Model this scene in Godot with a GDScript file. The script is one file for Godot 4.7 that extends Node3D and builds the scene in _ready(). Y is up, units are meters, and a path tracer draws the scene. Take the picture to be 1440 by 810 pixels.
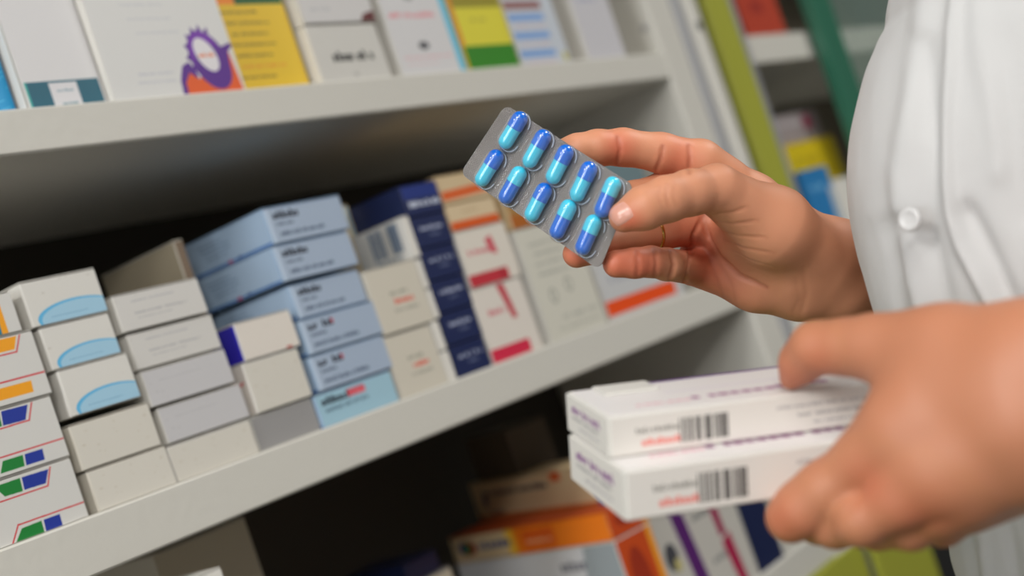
extends Node3D
# A hand takes a blister pack of blue capsules in front of pharmacy shelves; the other hand holds two cartons.

const F := 1900.0                       # focal length in pixels of a 1440 x 810 frame
const MID := 1.10                       # top of the middle shelf
const UP_ := 1.3685                     # top of the upper shelf
const LOW := 0.798                      # top of the lower shelf
const ZF := -0.004                      # where the cartons' fronts stand
const FAR := 1.12                       # metres of depth per unit in the tables of the hands and what they hold

var RX: Vector3                         # camera right, down, forward in the world
var RY: Vector3
var RZ: Vector3
var EYE: Vector3
var rng := RandomNumberGenerator.new()
var M := {}
var used := {}


# ---------------------------------------------------------------- camera maths
func lens_setup() -> void:
	var v1 := Vector2(1440.0, -438.0)   # vanishing point of the shelves, from the image centre
	var tilt := 0.34
	var k := F * F / (v1.x * tilt + v1.y)
	var d1 := Vector3(v1.x, v1.y, F).normalized()
	var d3 := Vector3(-tilt * k, -k, F).normalized()
	var d2 := d1.cross(d3)
	RX = Vector3(d1.x, d3.x, d2.x)
	RY = Vector3(d1.y, d3.y, d2.y)
	RZ = Vector3(d1.z, d3.z, d2.z)
	EYE = Vector3(0, MID, 0) - 0.8 * ray(0, 773)

func ray(px: float, py: float) -> Vector3:
	return RX * ((px - 720.0) / F) + RY * ((py - 405.0) / F) + RZ

func at(px: float, py: float, d: float) -> Vector3:
	return EYE + ray(px, py) * d

func cam(px: float, py: float, d: float) -> Vector3:   # the same point in camera axes
	return Vector3((px - 720.0) / F, (py - 405.0) / F, 1.0) * d * FAR

func near(px: float, py: float, d: float) -> Vector3:
	return at(px, py, d * FAR)

func world_of(q: Vector3) -> Vector3:
	return EYE + RX * q.x + RY * q.y + RZ * q.z

func pix(p: Vector3) -> Vector2:
	var q := p - EYE
	var z := q.dot(RZ)
	return Vector2(720.0 + F * q.dot(RX) / z, 405.0 + F * q.dot(RY) / z)


# ---------------------------------------------------------------- mesh builder
class MB:
	var parts := {}
	var key := "a"
	func part() -> Dictionary:
		if not parts.has(key):
			parts[key] = {"v": PackedVector3Array(), "n": PackedVector3Array(), "t": PackedVector2Array(), "c": PackedColorArray(), "i": PackedInt32Array()}
		return parts[key]
	func vert(v: Vector3, n: Vector3, t := Vector2.ZERO, c := Color.WHITE) -> int:
		var p := part()
		p.v.append(v)
		p.n.append(n)
		p.t.append(t)
		p.c.append(c)
		return p.v.size() - 1
	func tri(a: int, b: int, c: int) -> void:
		var p := part()
		var va: Vector3 = p.v[a]
		var vb: Vector3 = p.v[b]
		var vc: Vector3 = p.v[c]
		var n: Vector3 = p.n[a] + p.n[b] + p.n[c]
		if (vb - va).cross(vc - va).dot(n) > 0.0:
			p.i.append_array(PackedInt32Array([a, c, b]))
		else:
			p.i.append_array(PackedInt32Array([a, b, c]))
	func quad(a: Vector3, b: Vector3, c: Vector3, d: Vector3, n: Vector3, uv := []) -> void:
		var u := [Vector2(0.005, 0.5), Vector2(0.005, 0.5), Vector2(0.005, 0.5), Vector2(0.005, 0.5)] if uv.is_empty() else uv
		var k := [vert(a, n, u[0]), vert(b, n, u[1]), vert(c, n, u[2]), vert(d, n, u[3])]
		tri(k[0], k[1], k[2])
		tri(k[0], k[2], k[3])
	func grid(points: Array, rows: int, cols: int, wrap := false) -> void:   # smooth sheet; points[r * cols + c]
		var nn: Array[Vector3] = []
		for r in rows:
			for c in cols:
				var r0: int = maxi(r - 1, 0)
				var r1: int = mini(r + 1, rows - 1)
				var c0: int = (c - 1 + cols) % cols if wrap else maxi(c - 1, 0)
				var c1: int = (c + 1) % cols if wrap else mini(c + 1, cols - 1)
				var du: Vector3 = points[r * cols + c1] - points[r * cols + c0]
				var dv: Vector3 = points[r1 * cols + c] - points[r0 * cols + c]
				nn.append(du.cross(dv).normalized())
		var base: int = part().v.size()
		for r in rows:
			for c in cols:
				vert(points[r * cols + c], nn[r * cols + c], Vector2(float(c) / (cols - 1), float(r) / (rows - 1)))
		for r in rows - 1:
			for c in (cols if wrap else cols - 1):
				var a := base + r * cols + c
				var b := base + r * cols + (c + 1) % cols
				tri(a, b, a + cols)
				tri(b, b + cols, a + cols)
	func mesh(mats: Dictionary) -> ArrayMesh:
		var m := ArrayMesh.new()
		for k in parts:
			var p: Dictionary = parts[k]
			var arr := []
			arr.resize(Mesh.ARRAY_MAX)
			arr[Mesh.ARRAY_VERTEX] = p.v
			arr[Mesh.ARRAY_NORMAL] = p.n
			arr[Mesh.ARRAY_TEX_UV] = p.t
			arr[Mesh.ARRAY_COLOR] = p.c
			arr[Mesh.ARRAY_INDEX] = p.i
			m.add_surface_from_arrays(Mesh.PRIMITIVE_TRIANGLES, arr)
			m.surface_set_material(m.get_surface_count() - 1, mats[k] if mats.has(k) else mats["a"])
		return m

# a box with chamfered edges; the faces named in "faces" get a surface of their own with UVs 0..1
func bevel_box(mb: MB, lo: Vector3, hi: Vector3, b: float, faces := []) -> void:
	var c := (lo + hi) / 2.0
	var h := (hi - lo) / 2.0
	var names := ["right", "left", "top", "bottom", "front", "back"]
	var ns := [Vector3.RIGHT, Vector3.LEFT, Vector3.UP, Vector3.DOWN, Vector3.BACK, Vector3.FORWARD]
	var us := [Vector3.FORWARD, Vector3.BACK, Vector3.RIGHT, Vector3.RIGHT, Vector3.RIGHT, Vector3.LEFT]
	var vs := [Vector3.UP, Vector3.UP, Vector3.FORWARD, Vector3.BACK, Vector3.UP, Vector3.UP]
	for f in 6:
		mb.key = names[f] if names[f] in faces else "a"
		var n: Vector3 = ns[f]
		var u: Vector3 = us[f]
		var v: Vector3 = vs[f]
		var o := c + n * absf(n.dot(h))
		var eu := u * (absf(u.dot(h)) - b)
		var ev := v * (absf(v.dot(h)) - b)
		mb.quad(o - eu + ev, o + eu + ev, o + eu - ev, o - eu - ev, n, [Vector2(0, 0), Vector2(1, 0), Vector2(1, 1), Vector2(0, 1)])
	mb.key = "a"
	for ax in 3:
		for s in [-1.0, 1.0]:
			for t in [-1.0, 1.0]:
				var e := Vector3.ZERO
				e[ax] = h[ax] - b
				var a1 := (ax + 1) % 3
				var a2 := (ax + 2) % 3
				var p := c
				p[a1] += s * h[a1]
				p[a2] += t * (h[a2] - b)
				var q := c
				q[a1] += s * (h[a1] - b)
				q[a2] += t * h[a2]
				var n := Vector3.ZERO
				n[a1] = s
				n[a2] = t
				mb.quad(p - e, p + e, q + e, q - e, n.normalized())
	for s in [-1.0, 1.0]:
		for t in [-1.0, 1.0]:
			for w in [-1.0, 1.0]:
				var sg := Vector3(s, t, w)
				var n := sg.normalized()
				var k := []
				for ax in 3:
					var p := c + sg * (h - Vector3(b, b, b))
					p[ax] = c[ax] + sg[ax] * h[ax]
					k.append(mb.vert(p, n, Vector2(0.005, 0.5)))
				mb.tri(k[0], k[1], k[2])

func lathe(mb: MB, profile: Array, seg: int, xf: Transform3D) -> void:   # profile of (radius, height), turned about the local y axis
	var pts := []
	for p in profile:
		for k in seg:
			var a := TAU * k / seg
			pts.append(xf * Vector3(cos(a) * p.x, p.y, -sin(a) * p.x))
	mb.grid(pts, profile.size(), seg, true)

func tube(mb: MB, path: Array, radii: Array, seg := 12) -> void:
	var pts := []
	for i in path.size():
		var t: Vector3 = (path[mini(i + 1, path.size() - 1)] - path[maxi(i - 1, 0)]).normalized()
		var u := t.cross(Vector3(0.31, 0.2, 0.93)).normalized()
		var w := t.cross(u)
		for k in seg:
			var a := TAU * k / seg
			pts.append(path[i] + (u * cos(a) + w * sin(a)) * radii[i])
	mb.grid(pts, path.size(), seg, true)


# ---------------------------------------------------------------- naming
func numbered(called: String) -> String:
	used[called] = used.get(called, -1) + 1
	return called if used[called] == 0 else "%s_%03d" % [called, used[called]]

func tag(o: Node, label: String, category := "", group := "", kind := "") -> Node:
	if label:
		o.set_meta("label", label)
	if category:
		o.set_meta("category", category)
	if group:
		o.set_meta("group", group)
	if kind:
		o.set_meta("kind", kind)
	return o

func thing(called: String, label: String, category: String, xf := Transform3D(), group := "") -> Node3D:
	var o := Node3D.new()
	o.name = numbered(called)
	o.transform = xf
	add_child(o)
	tag(o, label, category, group)
	return o

func part(called: String, mesh: Mesh, parent: Node = self, material: Material = null) -> MeshInstance3D:
	var o := MeshInstance3D.new()
	o.name = numbered(called) if parent == self else called
	o.mesh = mesh
	if material:
		o.material_override = material
	parent.add_child(o, true)
	return o

func slab(called: String, lo: Vector3, hi: Vector3, m: Material, parent: Node = self, b := 0.001) -> MeshInstance3D:
	var c := (lo + hi) / 2.0
	var mb := MB.new()
	bevel_box(mb, lo - c, hi - c, b)
	var o := part(called, mb.mesh({"a": m}), parent)
	o.position = c
	return o

func struct(called: String, lo: Vector3, hi: Vector3, m: Material) -> MeshInstance3D:
	var o := slab(called, lo, hi, m)
	tag(o, "", "", "", "structure")
	return o


# ---------------------------------------------------------------- materials and prints
func rgb(r: float, g: float, b: float) -> Color:
	return Color(r / 255.0, g / 255.0, b / 255.0)

func mat(c: Color, rough := 0.6, metal := 0.0) -> StandardMaterial3D:
	var m := StandardMaterial3D.new()
	m.albedo_color = c
	m.roughness = rough
	m.metallic = metal
	return m

func noise_tex(freq: float, seed_: int, normal := false, strength := 4.0, size := 256) -> NoiseTexture2D:
	var n := FastNoiseLite.new()
	n.seed = seed_
	n.frequency = freq
	n.fractal_octaves = 4
	var t := NoiseTexture2D.new()
	t.width = size
	t.height = size
	t.seamless = true
	t.noise = n
	t.as_normal_map = normal
	t.bump_strength = strength
	return t

class Print:
	var img: Image
	var w: int
	var h: int
	var r := RandomNumberGenerator.new()
	func _init(w_: int, h_: int, bg: Color, seed_ := 1) -> void:
		w = w_
		h = h_
		img = Image.create(w, h, false, Image.FORMAT_RGB8)
		img.fill(bg)
		r.seed = seed_
	func put(x: int, y: int, c: Color) -> void:
		if x >= 0 and y >= 0 and x < w and y < h:
			img.set_pixel(x, y, img.get_pixel(x, y).lerp(Color(c, 1.0), c.a) if c.a < 1.0 else c)
	func rect(x: float, y: float, rw: float, rh: float, c: Color) -> Print:
		img.fill_rect(Rect2i(int(x * w), int(y * h), maxi(1, int(rw * w)), maxi(1, int(rh * h))), c)
		return self
	func poly(pts: Array, c: Color) -> Print:   # flat list x0, y0, x1, y1 ... in 0..1
		var n := pts.size() / 2
		for row in h:
			var y := (row + 0.5) / h
			var xs := []
			for i in n:
				var x0: float = pts[i * 2]
				var y0: float = pts[i * 2 + 1]
				var x1: float = pts[(i * 2 + 2) % (n * 2)]
				var y1: float = pts[(i * 2 + 3) % (n * 2)]
				if (y0 <= y) != (y1 <= y):
					xs.append(x0 + (y - y0) / (y1 - y0) * (x1 - x0))
			xs.sort()
			for k in xs.size() / 2:
				for x in range(int(xs[2 * k] * w), int(xs[2 * k + 1] * w)):
					put(x, row, c)
		return self
	func line(x0: float, y0: float, x1: float, y1: float, t: float, c: Color) -> Print:   # t in widths
		var a := Vector2(x0 * w, y0 * h)
		var b := Vector2(x1 * w, y1 * h)
		var n := (b - a).normalized().orthogonal() * t * w * 0.5
		var e := (b - a).normalized() * t * w * 0.5
		var p := [a - n - e, b - n + e, b + n + e, a + n - e]
		var f := []
		for q in p:
			f.append(q.x / w)
			f.append(q.y / h)
		return poly(f, c)
	func oval(cx: float, cy: float, rx: float, ry: float, c: Color, turn := 0.0) -> Print:
		var f := []
		for i in 48:
			var v := Vector2(cos(TAU * i / 48.0) * rx * w, sin(TAU * i / 48.0) * ry * h).rotated(turn)
			f.append(cx + v.x / w)
			f.append(cy + v.y / h)
		return poly(f, c)
	func word(x: float, y: float, ww: float, hh: float, c: Color, fill := 0.62) -> Print:   # unreadable lettering: stems, bowls and gaps
		var px := x * w
		var ht := hh * h
		while px < (x + ww) * w:
			var lw := maxf(1.0, ht * r.randf_range(0.45, 0.75))
			var st := maxf(1.0, ht * 0.24 * fill / 0.62)
			var top := y * h + (ht * 0.3 if r.randf() < 0.65 else 0.0)
			var xh := y * h + ht - top
			if r.randf() < 0.14:
				px += lw * 0.7
				continue
			img.fill_rect(Rect2i(int(px), int(top), ceili(st), ceili(xh)), c)
			if r.randf() < 0.75:
				img.fill_rect(Rect2i(int(px + lw - st), int(y * h + ht * 0.3), ceili(st), ceili(ht * 0.7)), c)
			if r.randf() < 0.6:
				img.fill_rect(Rect2i(int(px), int(y * h + ht * 0.3), ceili(lw), ceili(st * 0.8)), c)
			if r.randf() < 0.6:
				img.fill_rect(Rect2i(int(px), int(y * h + ht - st * 0.8), ceili(lw), ceili(st * 0.8)), c)
			px += lw + maxf(1.0, ht * 0.16)
		return self
	func bars(x: float, y: float, bw: float, bh: float, c: Color, n := 28) -> Print:
		for i in n:
			if r.randf() < 0.8:
				rect(x + bw * i / n, y, bw / n * r.randf_range(0.5, 1.0), bh, c)
		return self
	func smudge(n: int, c: Color) -> Print:
		for i in n:
			oval(r.randf(), r.randf(), r.randf_range(0.008, 0.03), r.randf_range(0.008, 0.03), Color(c, 0.18))
		return self
	func tex(rough := 0.5) -> StandardMaterial3D:
		var m := StandardMaterial3D.new()
		m.albedo_texture = ImageTexture.create_from_image(img)
		m.roughness = rough
		m.texture_repeat = false
		return m

const WHITE := Color(0.83, 0.82, 0.80)

func make_prints() -> void:
	var red := rgb(205, 40, 50)
	var green := rgb(20, 125, 50)
	var blue := rgb(28, 52, 150)
	var p := Print.new(512, 262, WHITE, 3)
	p.poly([0.30, 0.05, 0.53, 0.04, 0.52, 0.26, 0.36, 0.25], green).poly([0.545, 0.04, 0.79, 0.05, 0.73, 0.26, 0.535, 0.25], blue)
	p.line(0.25, 0.31, 0.74, 0.31, 0.012, red).line(0.74, 0.31, 0.81, 0.03, 0.012, red)
	p.line(0.30, 1.0, 0.39, 0.75, 0.012, red).line(0.39, 0.75, 1.0, 0.76, 0.012, red)
	p.poly([0.33, 1.0, 0.41, 0.82, 0.59, 0.81, 0.585, 1.0], green).poly([0.61, 0.81, 0.76, 0.81, 0.755, 1.0, 0.60, 1.0], blue)
	M.a1 = p.tex()
	p = Print.new(512, 262, WHITE, 4)
	p.poly([0.30, 0.01, 0.53, 0.01, 0.52, 0.24, 0.36, 0.23], green).poly([0.55, 0.01, 0.79, 0.02, 0.73, 0.25, 0.53, 0.24], blue)
	p.line(0.2, 0.28, 0.76, 0.27, 0.012, red).line(0.76, 0.27, 0.83, 0.0, 0.012, red).line(0.36, 0.71, 1.0, 0.71, 0.012, red).line(0.28, 0.96, 0.36, 0.71, 0.012, red)
	p.poly([0.38, 0.95, 0.43, 0.77, 0.61, 0.77, 0.595, 0.95], green).poly([0.625, 0.77, 0.79, 0.77, 0.78, 0.95, 0.61, 0.95], blue)
	M.a2 = p.tex()
	var orange := rgb(240, 160, 20)
	p = Print.new(512, 272, WHITE, 5)
	p.poly([0.50, 0.01, 0.86, 0.01, 0.81, 0.21, 0.52, 0.21], orange).line(0.3, 0.255, 0.82, 0.255, 0.012, red).line(0.82, 0.255, 0.89, 0.01, 0.012, red)
	p.line(0.5, 0.66, 1.0, 0.66, 0.012, red).poly([0.5, 0.74, 0.86, 0.74, 0.85, 0.92, 0.48, 0.92], orange)
	M.a3 = p.tex()
	p = Print.new(512, 180, WHITE, 6)
	p.rect(0.0, 0.0, 0.88, 1.0, orange).poly([0, 0.18, 0.84, 0.18, 0.82, 1, 0, 1], rgb(10, 125, 150))
	M.a4 = p.tex()
	for k in 3:
		p = Print.new(512, 270, rgb(216, 213, 206), 7 + k)
		p.smudge(5, rgb(150, 140, 125)).oval(0.62, 0.90, 0.55, 0.36, rgb(95, 178, 220)).oval(0.65, 0.93, 0.53, 0.34, rgb(160, 200, 222)).word(0.25, 0.86, 0.5, 0.02, rgb(120, 165, 195))
		M["b%d" % k] = p.tex()
	p = Print.new(384, 170, rgb(212, 207, 196), 11)
	M.plain = p.smudge(12, rgb(160, 135, 110)).tex()
	p = Print.new(384, 140, rgb(208, 205, 200), 12)
	p.smudge(6, rgb(150, 145, 140)).word(0.18, 0.18, 0.5, 0.06, rgb(178, 176, 178)).word(0.18, 0.52, 0.62, 0.07, rgb(172, 170, 172)).word(0.2, 0.68, 0.4, 0.05, rgb(182, 180, 180))
	M.c1 = p.tex()
	p = Print.new(384, 140, rgb(196, 194, 195), 13)
	p.smudge(4, rgb(150, 145, 150)).word(0.15, 0.3, 0.5, 0.05, rgb(184, 182, 184))
	M.c2 = p.tex()
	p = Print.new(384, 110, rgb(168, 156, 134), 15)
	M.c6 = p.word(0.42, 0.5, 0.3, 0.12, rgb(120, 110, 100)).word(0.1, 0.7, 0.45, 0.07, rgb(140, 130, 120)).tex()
	p = Print.new(384, 200, rgb(222, 214, 204), 16)
	M.d3 = p.rect(0.75, 0.94, 0.1, 0.06, rgb(190, 60, 50)).smudge(3, rgb(180, 170, 160)).tex()
	p = Print.new(128, 200, rgb(215, 208, 200), 17)
	M.d2side = p.word(0.5, 0.3, 0.4, 0.1, red).tex()
	var ink := rgb(28, 34, 48)
	for k in 2:                          # pale blue cartons
		p = Print.new(512, 170, rgb(163, 178, 198), 20 + k)
		p.rect(0.0, 0.0, 0.05, 1.0, rgb(186, 202, 220)).word(0.09, 0.11, 0.32, 0.21, ink, 1.2).word(0.1, 0.42, 0.2, 0.10, rgb(85, 98, 118)).word(0.1, 0.70, 0.58, 0.13, rgb(62, 78, 102))
		if k == 1:
			p.rect(0.40, 0.14, 0.025, 0.14, rgb(215, 70, 85))
		M["e%d" % k] = p.tex()
	p = Print.new(512, 170, rgb(158, 194, 210), 24)
	p.word(0.06, 0.12, 0.32, 0.23, ink, 1.2).rect(0.40, 0.1, 0.23, 0.24, rgb(205, 70, 85)).word(0.41, 0.14, 0.2, 0.16, rgb(235, 120, 130)).word(0.08, 0.45, 0.56, 0.14, rgb(80, 105, 125))
	M.e2 = p.tex()
	p = Print.new(512, 150, rgb(154, 175, 198), 25)
	p.rect(0.0, 0.93, 1.0, 0.07, rgb(60, 105, 165)).word(0.18, 0.2, 0.28, 0.06, rgb(90, 112, 142)).word(0.2, 0.34, 0.34, 0.06, rgb(90, 112, 142)).word(0.22, 0.48, 0.32, 0.06, rgb(100, 122, 150)).word(0.24, 0.62, 0.24, 0.06, rgb(100, 122, 150))
	p.oval(0.50, 0.97, 0.028, 0.07, rgb(160, 40, 90)).oval(0.62, 0.94, 0.018, 0.06, rgb(40, 70, 130))
	M.eside = p.tex()
	for k in 2:
		p = Print.new(384, 330, rgb(206, 199, 184), 30 + k)
		p.word(0.34, 0.38, 0.34, 0.06, rgb(135, 135, 120)).word(0.36, 0.50, 0.36, 0.09, rgb(220, 85, 60), 0.95).word(0.34, 0.66, 0.44, 0.055, rgb(150, 148, 135))
		M["f%d" % k] = p.tex()
	p = Print.new(256, 150, rgb(205, 202, 196), 33)
	M.fbar = p.bars(0.3, 0.05, 0.66, 0.72, rgb(85, 105, 130), 12).word(0.3, 0.82, 0.5, 0.1, rgb(110, 130, 150)).tex()
	p = Print.new(128, 150, rgb(222, 218, 210), 34)
	M.fend = p.tex()
	for k in 3:
		p = Print.new(384, 220, rgb(22, 34, 78), 36 + k)
		p.word(0.2, 0.30, 0.64, 0.14, rgb(175, 182, 205), 0.8).word(0.42, 0.56, 0.28, 0.09, rgb(110, 120, 150))
		M["h%d" % k] = p.tex()
	p = Print.new(384, 220, rgb(28, 48, 120), 40)
	M.htop = p.rect(0.0, 0.45, 1.0, 0.55, rgb(22, 34, 80)).word(0.1, 0.52, 0.8, 0.2, rgb(205, 212, 228), 0.9).tex()
	p = Print.new(384, 150, rgb(205, 182, 145), 41)
	M.i4 = p.poly([0, 0.55, 1, 0.45, 1, 0.8, 0, 0.9], rgb(214, 96, 40)).tex()
	p = Print.new(384, 150, rgb(212, 190, 155), 42)
	M.i3 = p.rect(0.0, 0.66, 1.0, 0.34, rgb(214, 88, 26)).word(0.3, 0.25, 0.3, 0.12, rgb(190, 165, 130)).tex()
	p = Print.new(384, 280, rgb(220, 212, 200), 43)
	p.rect(0.0, 0.78, 0.78, 0.22, rgb(190, 48, 60)).word(0.14, 0.34, 0.40, 0.1, rgb(205, 90, 105), 0.9).poly([0.52, 0.22, 0.66, 0.16, 0.70, 0.5, 0.60, 0.5], rgb(200, 60, 80)).poly([0.6, 0.78, 0.7, 0.78, 0.74, 1, 0.64, 1], rgb(170, 40, 52))
	M.i2 = p.tex()
	p = Print.new(384, 340, rgb(220, 212, 202), 44)
	p.rect(0.0, 0.82, 0.78, 0.18, rgb(208, 40, 72)).word(0.2, 0.3, 0.3, 0.08, rgb(205, 110, 120), 0.9).poly([0.5, 0.0, 0.64, 0.0, 0.72, 0.5, 0.62, 0.5], rgb(190, 55, 70))
	M.i1 = p.tex()
	p = Print.new(384, 448, rgb(206, 203, 190), 45)
	for k in 4:
		p.word(0.16, 0.12 + 0.09 * k, 0.6 - 0.1 * (k % 2), 0.04, rgb(165, 165, 155))
	p.oval(0.28, 0.62, 0.06, 0.07, rgb(158, 158, 148)).oval(0.28, 0.62, 0.035, 0.045, rgb(206, 203, 190)).oval(0.58, 0.56, 0.06, 0.07, rgb(158, 158, 148)).oval(0.58, 0.56, 0.035, 0.045, rgb(206, 203, 190)).word(0.3, 0.80, 0.6, 0.045, rgb(165, 165, 155)).word(0.2, 0.9, 0.7, 0.03, rgb(172, 172, 160))
	M.j1 = p.tex()
	p = Print.new(384, 448, rgb(196, 196, 196), 46)
	M.j2 = p.rect(0.0, 0.885, 0.9, 0.095, rgb(232, 78, 18)).word(0.1, 0.72, 0.5, 0.06, rgb(165, 165, 175)).rect(0.0, 0.0, 1.0, 0.2, rgb(110, 130, 135)).tex()
	p = Print.new(256, 128, rgb(165, 125, 70), 47)
	M.j3 = p.rect(0.0, 0.7, 1.0, 0.3, rgb(170, 95, 30)).tex()
	# upper shelf
	p = Print.new(256, 384, rgb(30, 150, 205), 50)
	for k in 160:
		var x := p.r.randf()
		var y := p.r.randf()
		p.line(x, y, x + 0.09, y - 0.014, 0.006, rgb(95, 195, 235))
	M.k1 = p.tex()
	p = Print.new(256, 448, rgb(218, 216, 216), 51)
	p.rect(0.02, 0.875, 0.95, 0.125, rgb(18, 92, 112)).rect(0.02, 0.875, 0.03, 0.125, rgb(60, 170, 160)).rect(0.32, 0.885, 0.36, 0.115, rgb(218, 216, 218)).word(0.4, 0.915, 0.2, 0.01, rgb(150, 170, 180)).word(0.42, 0.975, 0.2, 0.01, rgb(120, 150, 160))
	M.k2 = p.tex()
	p = Print.new(512, 640, rgb(218, 217, 214), 52)
	var purple := rgb(88, 36, 138)
	var oy := 0.33                       # the print sits in the lowest third of this tall front
	var q := func(y: float) -> float: return 1.0 - (1.0 - y) * 0.69
	var lilac := rgb(118, 52, 168)
	p.poly([0.505, 1.0, 0.515, 0.93, 0.56, 0.86, 0.62, 0.84, 0.66, 0.9, 0.66, 1.0], purple).poly([0.545, 1.0, 0.55, 0.945, 0.60, 0.895, 0.66, 0.93, 0.96, 0.80, 0.985, 1.0], rgb(226, 92, 28))
	for k in 7:
		var a := PI * (0.86 + 0.13 * k)
		var e := Vector2(0.775 + cos(a) * 0.165, q.call(0.735) + sin(a) * 0.162)
		p.poly([e.x, e.y, 0.775 + cos(a + 0.16) * 0.13, q.call(0.735) + sin(a + 0.16) * 0.13, 0.775 + cos(a - 0.16) * 0.13, q.call(0.735) + sin(a - 0.16) * 0.13], purple)
	p.poly([0.88, 0.78, 0.995, 0.755, 1.0, 0.775, 0.955, 0.80, 0.93, 0.92, 0.84, 0.95], purple)
	p.oval(0.79, q.call(0.765), 0.143, 0.155, purple, -0.35).oval(0.772, q.call(0.715), 0.118, 0.115, lilac, -0.2).oval(0.80, q.call(0.80), 0.118, 0.12, purple, -0.3)
	p.oval(0.775, q.call(0.725), 0.076, 0.092, rgb(226, 222, 224), -0.45).word(0.715, q.call(0.712), 0.11, 0.02, rgb(228, 130, 80), 0.9)
	for k in 5:
		p.word(0.18 + 0.03 * k, 0.40 + 0.07 * k, 0.32, 0.014, rgb(204, 204, 206))
	p.word(0.22, 0.88, 0.26, 0.012, rgb(190, 190, 198)).word(0.2, 0.92, 0.28, 0.012, rgb(195, 195, 202))
	M.k3 = p.tex()
	p = Print.new(256, 512, rgb(228, 190, 40), 53)
	p.rect(0.0, 0.0, 0.3, 0.50, rgb(240, 140, 40)).rect(0.3, 0.0, 0.7, 0.50, rgb(30, 90, 40))
	for k in 7:
		p.word(0.06 + 0.03 * (k % 3), 0.535 + 0.062 * k, 0.5 + 0.12 * (k % 2), 0.017, rgb(150, 120, 30) if k != 5 else rgb(225, 140, 40))
	M.k4 = p.tex()
	p = Print.new(384, 230, rgb(206, 203, 196), 54)
	M.k5 = p.word(0.24, 0.48, 0.56, 0.17, rgb(48, 48, 46), 0.95).oval(0.5, 0.9, 0.04, 0.04, rgb(185, 182, 176)).tex()
	p = Print.new(384, 230, rgb(205, 202, 200), 55)
	M.k5b = p.poly([0.78, 1, 0.84, 0.86, 1, 0.8, 1, 1], rgb(95, 30, 30)).word(0.1, 0.7, 0.28, 0.08, rgb(180, 180, 182)).tex()
	p = Print.new(256, 448, rgb(212, 210, 210), 56)
	p.rect(0.90, 0.0, 0.1, 1.0, rgb(95, 190, 218)).word(0.08, 0.80 - 0.2, 0.68, 0.035, rgb(225, 130, 140)).oval(0.45, 0.50, 0.08, 0.025, rgb(150, 150, 150)).oval(0.45, 0.82, 0.08, 0.025, rgb(78, 78, 82)).word(0.1, 0.885, 0.72, 0.014, rgb(224, 175, 180)).word(0.1, 0.93, 0.5, 0.01, rgb(222, 195, 198))
	M.k6 = p.tex()
	p = Print.new(256, 448, rgb(218, 208, 60), 57)
	p.rect(0.0, 0.0, 0.045, 1.0, rgb(222, 120, 60)).rect(0.0, 0.82, 1.0, 0.18, rgb(50, 130, 26)).rect(0.05, 0.38, 0.95, 0.14, rgb(150, 140, 40)).word(0.3, 0.6, 0.3, 0.03, rgb(180, 170, 60))
	M.k7 = p.tex()
	p = Print.new(256, 384, rgb(196, 202, 210), 58)
	p.rect(0.0, 0.43, 0.75, 0.08, rgb(150, 110, 108))
	for k in 3:
		p.rect(0.02, 0.55 + 0.165 * k, 0.72, 0.06, rgb(120, 160, 214)).word(0.1, 0.64 + 0.165 * k, 0.6, 0.03, rgb(200, 175, 185))
	M.k8 = p.oval(0.92, 0.95, 0.05, 0.04, rgb(190, 180, 60)).tex()
	p = Print.new(256, 384, rgb(200, 198, 202), 59)
	M.k9 = p.word(0.2, 0.4, 0.5, 0.05, rgb(165, 168, 190)).tex()
	# lower shelf
	p = Print.new(512, 80, rgb(214, 190, 150), 60)
	p.rect(0.42, 0.0, 0.58, 1.0, rgb(236, 122, 18)).rect(0.38, 0.0, 0.05, 1.0, rgb(240, 190, 60)).rect(0.48, 0.15, 0.2, 0.7, rgb(222, 92, 20)).oval(0.11, 0.5, 0.06, 0.3, rgb(150, 50, 45)).oval(0.10, 0.5, 0.03, 0.22, rgb(50, 120, 60)).oval(0.07, 0.45, 0.02, 0.2, rgb(40, 60, 120)).word(0.19, 0.3, 0.19, 0.3, rgb(35, 70, 130), 0.95).word(0.5, 0.5, 0.14, 0.16, rgb(240, 180, 130))
	M.l1 = p.tex()
	p = Print.new(128, 128, rgb(190, 70, 20), 61)
	M.l1end = p.rect(0.85, 0.0, 0.15, 1.0, rgb(226, 150, 40)).oval(0.4, 0.4, 0.25, 0.3, rgb(150, 45, 20)).tex()
	p = Print.new(512, 230, rgb(212, 212, 214), 62)
	M.l0 = p.rect(0.25, 0.30, 0.36, 0.6, rgb(62, 48, 150)).word(0.66, 0.1, 0.14, 0.1, rgb(120, 120, 130)).poly([0.82, 0, 1, 0, 1, 1, 0.72, 1], rgb(150, 158, 162)).tex()
	p = Print.new(512, 110, rgb(216, 190, 150), 63)
	p.rect(0.0, 0.9, 1.0, 0.1, rgb(200, 110, 50)).word(0.08, 0.2, 0.54, 0.16, rgb(60, 52, 72), 0.95).rect(0.66, 0.0, 0.08, 0.25, rgb(206, 92, 40)).oval(0.10, 0.5, 0.02, 0.14, rgb(60, 45, 95)).word(0.12, 0.76, 0.14, 0.14, rgb(70, 60, 70)).rect(0.95, 0.6, 0.05, 0.4, rgb(70, 40, 130))
	M.l2 = p.tex()
	p = Print.new(384, 280, rgb(196, 192, 184), 64)
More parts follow.
